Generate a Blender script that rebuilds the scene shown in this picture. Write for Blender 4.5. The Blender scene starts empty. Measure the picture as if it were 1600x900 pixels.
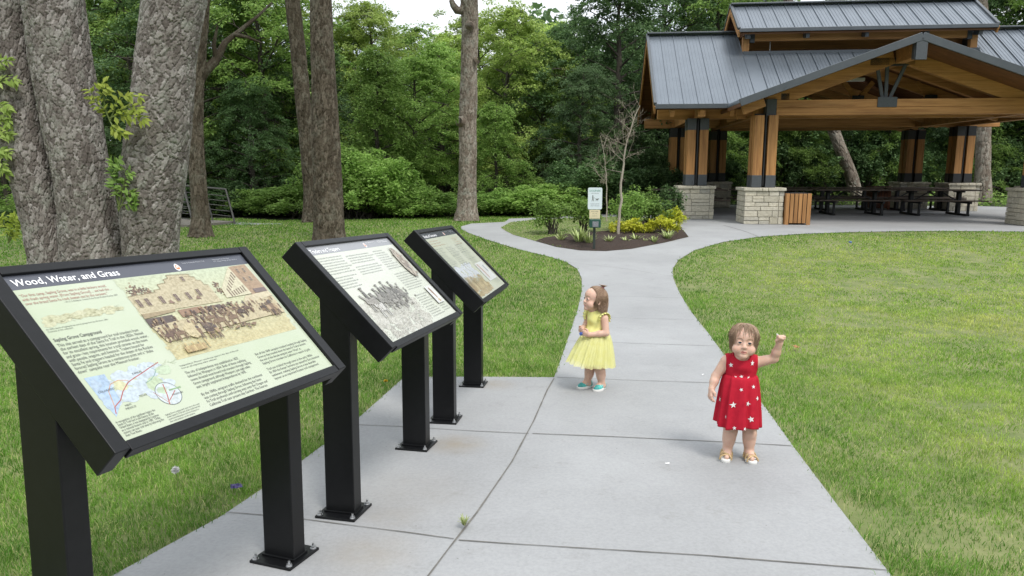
import bpy, bmesh, math, random
import numpy as np
from mathutils import Matrix, Vector
random.seed(7)
SC = bpy.context.scene
COL = SC.collection
R = math.radians
F, PITCH, EYE = 1126.0, .1654, 1.5            # focal length in photo pixels, downward pitch, eye height
TILT = .0472                                   # the walk falls away from the camera by this angle

# ------------------------------------------------------------------ terrain
def g(y):
    y = np.asarray(y, float); k = math.tan(TILT); a = -.0016 - k * y
    y0, y1 = 6.5, 18.5
    z0 = -.0016 - k * y0; m0 = -k * (y1 - y0); z1 = -.04
    s = np.clip((y - y0) / (y1 - y0), 0, 1)
    h = (2*s**3 - 3*s**2 + 1) * z0 + (s**3 - 2*s**2 + s) * m0 + (-2*s**3 + 3*s**2) * z1
    return np.where(y < y0, np.maximum(a, a), h)

def ray(px, py):
    xc = (px - 800) / F; uc = -(py - 450) / F
    return np.array([xc, math.cos(PITCH) + uc * math.sin(PITCH), -math.sin(PITCH) + uc * math.cos(PITCH)])

def un(px, py):
    """ground point seen at a photo pixel"""
    d = ray(px, py); s = np.arange(.5, 90, .004)
    i = int(np.argmax(EYE + s * d[2] < g(s * d[1])))
    return float(s[i] * d[0]), float(s[i] * d[1])

def at(px, py, y):
    """point at distance y seen at a photo pixel"""
    d = ray(px, py); s = y / d[1]
    return np.array([s * d[0], y, EYE + s * d[2]])

# ------------------------------------------------------------------ objects
def tag(o, label=None, cat=None, group=None, kind=None):
    for k, v in (('label', label), ('category', cat), ('group', group), ('kind', kind)):
        if v: o[k] = v
    return o

def empty(name, loc=(0, 0, 0), rz=0.0, label=None, cat=None, group=None):
    o = bpy.data.objects.new(name, None); COL.objects.link(o)
    o.location = loc; o.rotation_euler = (0, 0, rz); o.empty_display_size = .2
    return tag(o, label, cat, group)

def link(name, me, mats=None, parent=None):
    o = bpy.data.objects.new(name, me); COL.objects.link(o)
    if mats is not None:
        for m in (mats if isinstance(mats, (list, tuple)) else [mats]): me.materials.append(m)
    if parent is not None: o.parent = parent
    return o

def dup(root, loc=None, rz=None, scale=None, label=None, cat=None, group=None):
    r = root.copy(); COL.objects.link(r)
    if loc is not None: r.location = loc
    if rz is not None: r.rotation_euler = (0, 0, rz)
    if scale is not None: r.scale = scale
    tag(r, label, cat, group)
    for ch in list(root.children):
        c = ch.copy(); COL.objects.link(c); c.parent = r
        for q in list(ch.children):
            d = q.copy(); COL.objects.link(d); d.parent = c
    return r

def npmesh(name, V, faces, mi=None, smooth=False):
    """mesh from a vertex array and a list of face arrays (each N x k)"""
    V = np.asarray(V, np.float32)
    if not isinstance(faces, list): faces = [faces]
    faces = [np.asarray(f, np.int32) for f in faces if len(f)]
    me = bpy.data.meshes.new(name)
    me.vertices.add(len(V)); me.vertices.foreach_set('co', V.ravel())
    loops = np.concatenate([f.ravel() for f in faces])
    tot = np.concatenate([np.full(len(f), f.shape[1], np.int32) for f in faces])
    st = np.concatenate([[0], np.cumsum(tot)[:-1]]).astype(np.int32)
    me.loops.add(len(loops)); me.loops.foreach_set('vertex_index', loops)
    me.polygons.add(len(tot)); me.polygons.foreach_set('loop_start', st)
    try: me.polygons.foreach_set('loop_total', tot)
    except Exception: pass
    if mi is not None: me.polygons.foreach_set('material_index', np.asarray(mi, np.int32))
    me.update(calc_edges=True)
    if smooth: me.polygons.foreach_set('use_smooth', np.ones(len(tot), bool))
    me.validate()
    return me

class MB:
    """collects simple shapes into one mesh"""
    def __init__(s): s.v = []; s.f = []; s.m = []; s.cur = 0
    def add(s, vs, fs):
        b = len(s.v); s.v += [tuple(map(float, p)) for p in vs]
        for f in fs: s.f.append([i + b for i in f]); s.m.append(s.cur)
    def box(s, c, d, M=None, taper=1.0):
        x, y, z = c; a, b, h = d[0]/2, d[1]/2, d[2]/2; t = taper
        vs = [(-a,-b,-h),(a,-b,-h),(a,b,-h),(-a,b,-h),(-a*t,-b*t,h),(a*t,-b*t,h),(a*t,b*t,h),(-a*t,b*t,h)]
        if M is not None: vs = [tuple(M @ Vector(p)) for p in vs]
        s.add([(p[0]+x, p[1]+y, p[2]+z) for p in vs], [(0,3,2,1),(4,5,6,7),(0,1,5,4),(1,2,6,5),(2,3,7,6),(3,0,4,7)])
    def bar(s, p, q, w, h, up=(0,0,1)):
        """box beam from p to q, w wide, h high"""
        p = Vector(p); q = Vector(q); d = (q - p); L = d.length; d.normalize()
        u = Vector(up); side = d.cross(u)
        if side.length < 1e-5: side = d.cross(Vector((0, 1, 0)))
        side.normalize(); u = side.cross(d).normalized()
        vs = []
        for e in (p, q):
            for a, b in ((-1,-1),(1,-1),(1,1),(-1,1)): vs.append(tuple(e + side*(a*w/2) + u*(b*h/2)))
        s.add(vs, [(0,1,2,3),(7,6,5,4),(0,4,5,1),(1,5,6,2),(2,6,7,3),(3,7,4,0)])
    def prism(s, poly, axis, d0, d1):
        """2-D polygon (CCW list) extruded along axis x/y/z between d0 and d1"""
        n = len(poly)
        def P(a, b, d): return {'x': (d, a, b), 'y': (a, d, b), 'z': (a, b, d)}[axis]
        s.add([P(a, b, d0) for a, b in poly] + [P(a, b, d1) for a, b in poly],
              [tuple(range(n)), tuple(range(2*n-1, n-1, -1))] + [(i+n, (i+1) % n + n, (i+1) % n, i) for i in range(n)])
    def cyl(s, c, r, h, n=12, r2=None):
        r2 = r if r2 is None else r2; x, y, z = c
        vs = [(x+r*math.cos(2*math.pi*i/n), y+r*math.sin(2*math.pi*i/n), z) for i in range(n)] + \
             [(x+r2*math.cos(2*math.pi*i/n), y+r2*math.sin(2*math.pi*i/n), z+h) for i in range(n)]
        s.add(vs, [tuple(range(n-1, -1, -1)), tuple(range(n, 2*n))] + [(i, (i+1) % n, (i+1) % n + n, i+n) for i in range(n)])
    def tube(s, pts, rad, n=8):
        V, Fq = tube(pts, rad, n); s.add(V, [tuple(f) for f in Fq])
    def poly(s, pts): s.add(pts, [tuple(range(len(pts)))])
    def build(s, name, mats, parent=None, bevel=0, smooth=False, M=None, segs=2):
        me = bpy.data.meshes.new(name)
        v = s.v if M is None else [tuple(M @ Vector(p)) for p in s.v]
        me.from_pydata(v, [], s.f)
        me.polygons.foreach_set('material_index', s.m)
        bm = bmesh.new(); bm.from_mesh(me); bmesh.ops.recalc_face_normals(bm, faces=bm.faces); bm.to_mesh(me); bm.free()
        if smooth: me.polygons.foreach_set('use_smooth', [True]*len(s.f))
        o = link(name, me, mats, parent)
        if bevel:
            b = o.modifiers.new('bevel', 'BEVEL'); b.width = bevel; b.segments = segs; b.limit_method = 'ANGLE'; b.angle_limit = R(40)
        return o

def tube(pts, rad, n=8):
    pts = np.asarray(pts, float); m = len(pts); rad = np.broadcast_to(np.asarray(rad, float), (m,))
    T = np.gradient(pts, axis=0); T /= np.linalg.norm(T, axis=1)[:, None] + 1e-9
    ref = np.array([0., 0, 1]) if abs(T[0, 2]) < .9 else np.array([1., 0, 0])
    A = np.cross(T, ref); A /= np.linalg.norm(A, axis=1)[:, None] + 1e-9
    B = np.cross(T, A)
    ang = np.linspace(0, 2*np.pi, n, endpoint=False)
    V = pts[:, None] + rad[:, None, None] * (A[:, None]*np.cos(ang)[None, :, None] + B[:, None]*np.sin(ang)[None, :, None])
    V = V.reshape(-1, 3)
    i = np.arange(m-1)[:, None]*n; j = np.arange(n)[None]; k = (j+1) % n
    Q = np.stack([i+j, i+k, i+n+k, i+n+j], -1).reshape(-1, 4)
    return V, Q

def tubes_mesh(name, lst, smooth=True):
    """many tubes (points, radii, sides) as one mesh"""
    Vs, Fs, b = [], [], 0
    for p, r, n in lst:
        V, Q = tube(p, r, n); Vs.append(V); Fs.append(Q + b); b += len(V)
    return npmesh(name, np.concatenate(Vs), np.concatenate(Fs), smooth=smooth)

# ------------------------------------------------------------------ materials
def nodes(m):
    m.use_nodes = True; nt = m.node_tree; nt.nodes.clear()
    out = nt.nodes.new('ShaderNodeOutputMaterial'); b = nt.nodes.new('ShaderNodeBsdfPrincipled')
    nt.links.new(b.outputs[0], out.inputs[0])
    return nt, b, out

def node(nt, typ, **kw):
    n = nt.nodes.new(typ)
    for k, v in kw.items():
        if k in n.inputs.keys(): n.inputs[k].default_value = v
        else: setattr(n, k, v)
    return n

def ramp(nt, fac, stops):
    r = nt.nodes.new('ShaderNodeValToRGB'); e = r.color_ramp.elements
    while len(e) < len(stops): e.new(.5)
    for el, (p, c) in zip(e, stops): el.position = p; el.color = (*c, 1)
    nt.links.new(fac, r.inputs[0]); return r

def mixc(nt, fac, a, b, mode='MIX'):
    n = nt.nodes.new('ShaderNodeMix'); n.data_type = 'RGBA'; n.blend_type = mode
    for sock, v in ((n.inputs[0], fac), (n.inputs[6], a), (n.inputs[7], b)):
        if hasattr(v, 'links'): nt.links.new(v, sock)
        elif isinstance(v, (int, float)): sock.default_value = v
        else: sock.default_value = (*v, 1)
    return n.outputs[2]

def M(name, c1, c2=None, scale=8, rough=.6, metal=0, bump=0, bscale=60, stretch=(1, 1, 1), coord='Object', spec=.5, detail=5, dist=.01, coat=0):
    """plain procedural surface: two tones mixed by noise, optional noise bump"""
    m = bpy.data.materials.new(name); nt, b, out = nodes(m); L = nt.links
    b.inputs['Roughness'].default_value = rough; b.inputs['Metallic'].default_value = metal
    b.inputs['Specular IOR Level'].default_value = spec; b.inputs['Coat Weight'].default_value = coat
    tc = node(nt, 'ShaderNodeTexCoord'); mp = node(nt, 'ShaderNodeMapping', Scale=stretch); L.new(tc.outputs[coord], mp.inputs[0])
    if c2 is None: b.inputs['Base Color'].default_value = (*c1, 1)
    else:
        n = node(nt, 'ShaderNodeTexNoise', Scale=scale, Detail=detail, Roughness=.6); L.new(mp.outputs[0], n.inputs[0])
        r = ramp(nt, n.outputs[0], [(.32, c1), (.68, c2)]); L.new(r.outputs[0], b.inputs['Base Color'])
    if bump:
        n2 = node(nt, 'ShaderNodeTexNoise', Scale=bscale, Detail=4); L.new(mp.outputs[0], n2.inputs[0])
        bp = node(nt, 'ShaderNodeBump', Strength=bump, Distance=dist); L.new(n2.outputs[0], bp.inputs['Height']); L.new(bp.outputs[0], b.inputs['Normal'])
    return m

def leafmat(name, a, b_, c, rough=.55, trans=.35, nscale=.35):
    """leaf: per-leaf and per-clump tone variation, some light passing through"""
    m = bpy.data.materials.new(name); nt, b, out = nodes(m); L = nt.links
    geo = node(nt, 'ShaderNodeNewGeometry'); oi = node(nt, 'ShaderNodeObjectInfo')
    n = node(nt, 'ShaderNodeTexNoise', Scale=nscale, Detail=3); L.new(geo.outputs['Position'], n.inputs[0])
    r1 = ramp(nt, n.outputs[0], [(.35, a), (.65, b_)])
    mm = node(nt, 'ShaderNodeMath', operation='POWER'); L.new(geo.outputs['Random Per Island'], mm.inputs[0]); mm.inputs[1].default_value = 2.0
    c1 = mixc(nt, mm.outputs[0], r1.outputs[0], c)
    hs = node(nt, 'ShaderNodeHueSaturation'); L.new(c1, hs.inputs['Color'])
    mr = node(nt, 'ShaderNodeMapRange'); L.new(oi.outputs['Random'], mr.inputs[0]); mr.inputs[3].default_value = .8; mr.inputs[4].default_value = 1.25
    L.new(mr.outputs[0], hs.inputs['Value'])
    b.inputs['Roughness'].default_value = rough; b.inputs['Specular IOR Level'].default_value = .3
    L.new(hs.outputs[0], b.inputs['Base Color'])
    t = node(nt, 'ShaderNodeBsdfTranslucent'); L.new(hs.outputs[0], t.inputs[0])
    mx = node(nt, 'ShaderNodeMixShader'); mx.inputs[0].default_value = trans
    L.new(b.outputs[0], mx.inputs[1]); L.new(t.outputs[0], mx.inputs[2]); L.new(mx.outputs[0], out.inputs[0])
    return m

# ------------------------------------------------------------------ camera, sky, sun
cam = bpy.data.cameras.new('camera'); co = bpy.data.objects.new('camera', cam); COL.objects.link(co)
co.location = (0, 0, EYE); co.rotation_euler = (math.pi/2 - PITCH, 0, 0)
cam.sensor_width = 36; cam.lens = F / 1600 * 36; cam.clip_start = .05; cam.clip_end = 600
SC.camera = co
SC.render.resolution_x, SC.render.resolution_y = 1024, 576
vs = SC.view_settings; vs.view_transform = 'Standard'; vs.look = 'None'; vs.exposure = .95; vs.gamma = 1; vs.use_curve_mapping = False
SC.cycles.use_denoising = True; SC.cycles.max_bounces = 6; SC.cycles.diffuse_bounces = 3; SC.cycles.transparent_max_bounces = 12; SC.cycles.glossy_bounces = 3

SUN_EL, SUN_AZ = R(56), R(150)      # azimuth clockwise from +Y
w = bpy.data.worlds.new('World'); SC.world = w; w.use_nodes = True
nt = w.node_tree; nt.nodes.clear(); L = nt.links
wo = nt.nodes.new('ShaderNodeOutputWorld'); bg = nt.nodes.new('ShaderNodeBackground'); L.new(bg.outputs[0], wo.inputs[0])
bg.inputs[1].default_value = .1
sky = nt.nodes.new('ShaderNodeTexSky'); sky.sky_type = 'NISHITA'; sky.sun_disc = False
sky.sun_elevation = SUN_EL; sky.sun_rotation = SUN_AZ
tc = nt.nodes.new('ShaderNodeTexCoord')
sx = nt.nodes.new('ShaderNodeSeparateXYZ'); L.new(tc.outputs['Generated'], sx.inputs[0])
mp = nt.nodes.new('ShaderNodeMapping'); mp.inputs['Scale'].default_value = (1, 1, 2.6); L.new(tc.outputs['Generated'], mp.inputs[0])
nz = nt.nodes.new('ShaderNodeTexNoise'); nz.inputs['Scale'].default_value = 3.2; nz.inputs['Detail'].default_value = 6; L.new(mp.outputs[0], nz.inputs[0])
up = nt.nodes.new('ShaderNodeMapRange'); L.new(sx.outputs[2], up.inputs[0])
up.inputs[1].default_value = 0; up.inputs[2].default_value = 1; up.inputs[3].default_value = 6.0; up.inputs[4].default_value = 11.0
cl = nt.nodes.new('ShaderNodeCombineColor'); 
sc_ = nt.nodes.new('ShaderNodeVectorMath'); sc_.operation = 'SCALE'; sc_.inputs[0].default_value = (.95, .985, 1.03); L.new(up.outputs[0], sc_.inputs['Scale'])
fr = ramp(nt, nz.outputs[0], [(.36, (.55, .55, .55)), (.56, (.97, .97, .97))])
L.new(mixc(nt, fr.outputs[0], sky.outputs[0], sc_.outputs[0]), bg.inputs[0])
sun = bpy.data.lights.new('sun', 'SUN'); sun.energy = 1.3; sun.angle = R(16); sun.color = (1, .96, .9)
so = bpy.data.objects.new('sun', sun); COL.objects.link(so)
so.rotation_euler = (math.pi/2 - SUN_EL, 0, math.pi - SUN_AZ)
# ------------------------------------------------------------------ pavilion frame (needed for the slab outline)
PA = R(6); PC = np.array([10.45, 20.05]); E1 = np.array([math.cos(PA), -math.sin(PA)]); E2 = np.array([math.sin(PA), math.cos(PA)])
def pw(u, v): q = PC + E1*u + E2*v; return float(q[0]), float(q[1])

# ------------------------------------------------------------------ ground sheets
def sheet(name, poly, zoff, mat, step=.5, kind='structure'):
    """flat polygon (x, y) cut into strips so that it follows the terrain"""
    bm = bmesh.new(); vs = [bm.verts.new((x, y, 0)) for x, y in poly]; bm.faces.new(vs)
    ys = [p[1] for p in poly]; y = math.floor(min(ys)/step)*step + step
    while y < min(max(ys), 19):
        bmesh.ops.bisect_plane(bm, geom=bm.verts[:]+bm.edges[:]+bm.faces[:], plane_co=(0, y, 0), plane_no=(0, 1, 0)); y += step
    bmesh.ops.triangulate(bm, faces=bm.faces[:], ngon_method='EAR_CLIP')
    for v in bm.verts: v.co.z = float(g(v.co.y)) + zoff
    bmesh.ops.recalc_face_normals(bm, faces=bm.faces)
    if sum(f.normal.z for f in bm.faces) < 0: bmesh.ops.reverse_faces(bm, faces=bm.faces)
    me = bpy.data.meshes.new(name); bm.to_mesh(me); bm.free()
    o = link(name, me, mat); return tag(o, kind=kind)

def extrap(p, q, d):
    """continue p->q beyond q by distance d"""
    p = np.array(p); q = np.array(q); return tuple(q + (q-p)/np.linalg.norm(q-p)*d)

padL = [un(*q) for q in [(175, 900), (262, 852), (345, 807), (412, 762), (480, 714), (560, 653), (632, 589)]]
padT = [un(*q) for q in [(750, 588.5), (866, 589.5)]]
pathL = [un(*q) for q in [(873, 570), (882, 545), (892, 515), (903, 482), (909, 455), (909, 435), (902, 420), (884, 409), (855, 400), (820, 392), (788, 383), (760, 374), (735, 365), (721, 358.5), (720, 354), (736, 349.3), (789, 346.7), (796, 341.6), (840, 340), (960, 334)]]
pathR = [un(*q) for q in [(1600, 362), (1500, 361), (1420, 361), (1330, 362.5), (1260, 365), (1190, 369.5), (1130, 378), (1085, 391), (1060, 406), (1051, 420), (1052, 435), (1062, 458), (1080, 487), (1108, 522), (1150, 577), (1196, 637), (1240, 698), (1300, 778), (1393, 900)]]
back = [extrap(pathR[-2], pathR[-1], 5.0)]
back2 = [extrap(padL[1], padL[0], 1.2)]
back2.append((back2[0][0]-.9, back[0][1]))
slab = [pw(-6.1, 3.2), pw(-6.0, 10.2), pw(7.5, 10.2), pw(9.5, 9), pw(9.8, -1.9)]
CONC = back2[::-1] + padL + padT + pathL + slab + pathR + back
ISL = [un(*q) for q in [(782.5, 355.8), (790, 361), (802, 367), (835, 376.3), (869, 386), (907, 391.5), (947, 392.5), (987, 389), (1040, 379), (1076, 370.3), (1069, 361)]] + [pw(-5.9, .2), pw(-6.25, 1.6)] + [un(*q) for q in [(960, 338.5), (840, 342.6), (797, 347.6)]]
MULCH = [un(*q) for q in [(836, 376.7), (869, 386), (907, 391.5), (947, 392.5), (987, 389), (1040, 379), (1076, 370.3), (1069, 361)]] + [pw(-5.9, .2), pw(-6.2, 1.4)] + [un(*q) for q in [(1010, 347), (985, 358), (968, 364), (930, 366), (895, 371), (862, 371)]]

def inpoly(P, poly):
    x, y = P[:, 0], P[:, 1]; poly = np.asarray(poly); inside = np.zeros(len(P), bool); j = len(poly)-1
    for i in range(len(poly)):
        xi, yi = poly[i]; xj, yj = poly[j]
        c = ((yi > y) != (yj > y)) & (x < (xj-xi)*(y-yi)/(yj-yi+1e-12)+xi)
        inside ^= c; j = i
    return inside

# concrete: pale, faintly mottled, broom-finished, stained brown around the posts
def concrete():
    m = bpy.data.materials.new('concrete'); nt, b, out = nodes(m); L = nt.links
    geo = node(nt, 'ShaderNodeNewGeometry')
    n1 = node(nt, 'ShaderNodeTexNoise', Scale=.7, Detail=5, Roughness=.65); L.new(geo.outputs['Position'], n1.inputs[0])
    r1 = ramp(nt, n1.outputs[0], [(.3, (.285, .289, .290)), (.5, (.325, .329, .331)), (.72, (.365, .370, .372))])
    n2 = node(nt, 'ShaderNodeTexNoise', Scale=55, Detail=4, Roughness=.7); L.new(geo.outputs['Position'], n2.inputs[0])
    r2 = ramp(nt, n2.outputs[0], [(.3, (.88, .88, .88)), (.62, (1.02, 1.02, 1.02))])
    c = mixc(nt, 1.0, r1.outputs[0], r2.outputs[0], 'MULTIPLY')
    n3 = node(nt, 'ShaderNodeTexNoise', Scale=5, Detail=6, Roughness=.75); L.new(geo.outputs['Position'], n3.inputs[0])
    r3 = ramp(nt, n3.outputs[0], [(.24, (.84, .83, .80)), (.42, (1, 1, 1))])
    c = mixc(nt, 1.0, c, r3.outputs[0], 'MULTIPLY')
    vo = node(nt, 'ShaderNodeTexVoronoi', Scale=14); L.new(geo.outputs['Position'], vo.inputs[0])   # dark specks
    r4 = ramp(nt, vo.outputs[0], [(.035, (.55, .53, .50)), (.07, (1, 1, 1))])
    n5 = node(nt, 'ShaderNodeTexNoise', Scale=1.3); L.new(geo.outputs['Position'], n5.inputs[0])
    r5 = ramp(nt, n5.outputs[0], [(.52, (0, 0, 0)), (.6, (1, 1, 1))])
    c = mixc(nt, r5.outputs[0], c, mixc(nt, 1.0, c, r4.outputs[0], 'MULTIPLY'))
    for (sx_, sy_, rad, k) in STAINS:
        vm = node(nt, 'ShaderNodeVectorMath', operation='SUBTRACT'); L.new(geo.outputs['Position'], vm.inputs[0]); vm.inputs[1].default_value = (sx_, sy_, float(g(sy_)))
        ln = node(nt, 'ShaderNodeVectorMath', operation='LENGTH'); L.new(vm.outputs[0], ln.inputs[0])
        mr = node(nt, 'ShaderNodeMapRange', interpolation_type='SMOOTHSTEP'); L.new(ln.outputs['Value'], mr.inputs[0]); mr.inputs[1].default_value = 0; mr.inputs[2].default_value = rad; mr.inputs[3].default_value = k; mr.inputs[4].default_value = 0
        ns = node(nt, 'ShaderNodeTexNoise', Scale=9, Detail=5); L.new(geo.outputs['Position'], ns.inputs[0])
        mu = node(nt, 'ShaderNodeMath', operation='MULTIPLY'); L.new(mr.outputs[0], mu.inputs[0]); L.new(ns.outputs[0], mu.inputs[1])
        c = mixc(nt, mu.outputs[0], c, (.27, .22, .15))
    L.new(c, b.inputs['Base Color']); b.inputs['Roughness'].default_value = .8; b.inputs['Specular IOR Level'].default_value = .3
    mp = node(nt, 'ShaderNodeMapping', Scale=(6, 160, 6)); mp.inputs['Rotation'].default_value = (0, 0, .12); L.new(geo.outputs['Position'], mp.inputs[0])
    nb = node(nt, 'ShaderNodeTexNoise', Scale=1, Detail=3); L.new(mp.outputs[0], nb.inputs[0])
    bp = node(nt, 'ShaderNodeBump', Strength=.35, Distance=.004); L.new(nb.outputs[0], bp.inputs['Height']); L.new(bp.outputs[0], b.inputs['Normal'])
    return m
STAINS = [(*un(580, 865), .30, .6), (*un(712, 694), .26, .9), (*un(775, 601), .24, .8), (*un(610, 808), .2, .35), (*un(640, 770), .5, .25)]
conc = concrete()
sheet('path', CONC, 0.0, conc)

soil = M('lawn_soil', (.10, .14, .035), (.20, .21, .085), 3, .95, bump=.6, bscale=30, coord='Object')
forest = M('forest_floor', (.02, .028, .012), (.045, .05, .022), .8, .95, bump=.6, bscale=6)
mulchm = M('mulch_bark', (.018, .011, .008), (.06, .036, .024), 34, .95, bump=1.0, bscale=45, dist=.03)
sheet('ground', [(-160, -40), (160, -40), (160, 260), (-160, 260)], -.035, forest, step=.5)
LAWN = [(-24, -6), (26, -6), (26, 20), (19, 22.4), (10, 23), (0, 23.4), (-2.5, 23), (-4.3, 21.9), (-7, 21.5), (-9, 22.6), (-14, 21.4), (-24, 20)]
sheet('lawn_earth', LAWN, -.012, soil)
sheet('island_earth', ISL, .004, soil)
mb = MB()                                                 # planting bed: a low heap of mulch, 5 cm thick
def bed():
    P = np.array(MULCH); c = P.mean(0); rows = []
    V = []; Fq = []
    n = len(P)
    dense = []
    for i in range(n):
        for k in range(5): dense.append(P[i] + (P[(i+1) % n]-P[i])*k/5)
    D = np.array(dense); n = len(D); K = 10
    rng = np.random.default_rng(3)
    for k in range(K+1):
        t = k/K
        for q in D:
            p = q + (c-q)*t
            h = .004 + .075*(1-math.exp(-t*9)) + rng.normal(0, .009)*(k > 0)
            V.append((p[0], p[1], float(g(p[1])) + h))
    for k in range(K):
        for i in range(n): Fq.append((k*n+i, k*n+(i+1) % n, (k+1)*n+(i+1) % n, (k+1)*n+i))
    return npmesh('planting_bed_earth', V, np.array(Fq), smooth=False)
tag(link('planting_bed_earth', bed(), mulchm), kind='structure')

# saw-cut joints in the walk: grooves drawn as dark strips 4 mm proud of the sheet
jm = M('joint_strip', (.10, .095, .085), (.19, .18, .16), 12, .95)
def joint(mb, pts, wd):
    P = [np.array(un(*q)) for q in pts]; D = []
    for a, b in zip(P[:-1], P[1:]):
        n = max(2, int(np.linalg.norm(b-a)/.12)); D += [a+(b-a)*i/n for i in range(n)]
    D.append(P[-1]); D = np.array(D); T = np.gradient(D, axis=0); T /= np.linalg.norm(T, axis=1)[:, None]
    rng = np.random.default_rng(len(D)); N = np.stack([-T[:, 1], T[:, 0]], 1) * (wd/2*rng.uniform(.6, 1.3, len(D)))[:, None]
    V = []
    for p, q in zip(D+N, D-N): V += [(p[0], p[1], float(g(p[1]))+.004), (q[0], q[1], float(g(q[1]))+.004)]
    mb.add(V, [(2*i, 2*i+2, 2*i+3, 2*i+1) for i in range(len(D)-1)])
mb = MB()
joint(mb, [(668, 902), (700, 860), (745, 802), (800, 722), (834, 658), (855, 610), (866, 591)], .009)
joint(mb, [(832, 678), (960, 683), (1110, 690), (1236, 697)], .008)
joint(mb, [(717, 845), (800, 851), (1100, 869), (1388, 892)], .007)
joint(mb, [(352, 801), (411, 806), (480, 813), (556, 823), (640, 833), (709, 843)], .006)
joint(mb, [(556, 664), (627, 667), (740, 674), (826, 678)], .006)
joint(mb, [(870, 590), (1000, 595), (1157, 600)], .007)
joint(mb, [(890, 533), (1000, 537), (1118, 541)], .006)
joint(mb, [(904, 495), (1000, 498), (1085, 500)], .006)
joint(mb, [(910, 462), (1000, 464), (1063, 466)], .006)
joint(mb, [(880, 409), (975, 420), (1050, 432)], .006)
joint(mb, [(1130, 352), (1165, 362), (1185, 370)], .02)
o = mb.build('path_joints', jm); tag(o, kind='structure')

# ------------------------------------------------------------------ grass: every blade a small bent strip, thinning out with distance
def blades(P, h, wd, lean, rng):
    n = len(P); az = rng.uniform(0, 2*np.pi, n); la = rng.uniform(0, 2*np.pi, n)
    z = g(P[:, 1]) - .012
    sx_, sy_ = np.cos(az)*wd/2, np.sin(az)*wd/2; lx, ly = np.cos(la)*lean*h, np.sin(la)*lean*h
    V = np.empty((n, 5, 3), np.float32)
    V[:, 0] = np.stack([P[:, 0]-sx_, P[:, 1]-sy_, z], 1); V[:, 1] = np.stack([P[:, 0]+sx_, P[:, 1]+sy_, z], 1)
    mx, my, mz = P[:, 0]+lx*.35, P[:, 1]+ly*.35, z+h*.62
    V[:, 2] = np.stack([mx+sx_*.8, my+sy_*.8, mz], 1); V[:, 3] = np.stack([mx-sx_*.8, my-sy_*.8, mz], 1)
    V[:, 4] = np.stack([P[:, 0]+lx, P[:, 1]+ly, z+h*np.sqrt(np.clip(1-lean**2*.5, .2, 1))], 1)
    i = np.arange(n)[:, None]*5
    return V.reshape(-1, 3), i+np.array([[0, 1, 2, 3]]), i+np.array([[3, 2, 4]])

def lumps(P, s, seed):
    """smooth value noise 0..1 at scale s"""
    rng = np.random.default_rng(seed); G = rng.random((64, 64)); q = P*s + 1000
    i = np.floor(q).astype(int); f = q-i; f = f*f*(3-2*f); a = i % 64; b = (i+1) % 64
    return (G[a[:, 0], a[:, 1]]*(1-f[:, 0])*(1-f[:, 1]) + G[b[:, 0], a[:, 1]]*f[:, 0]*(1-f[:, 1]) + G[a[:, 0], b[:, 1]]*(1-f[:, 0])*f[:, 1] + G[b[:, 0], b[:, 1]]*f[:, 0]*f[:, 1])

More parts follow.
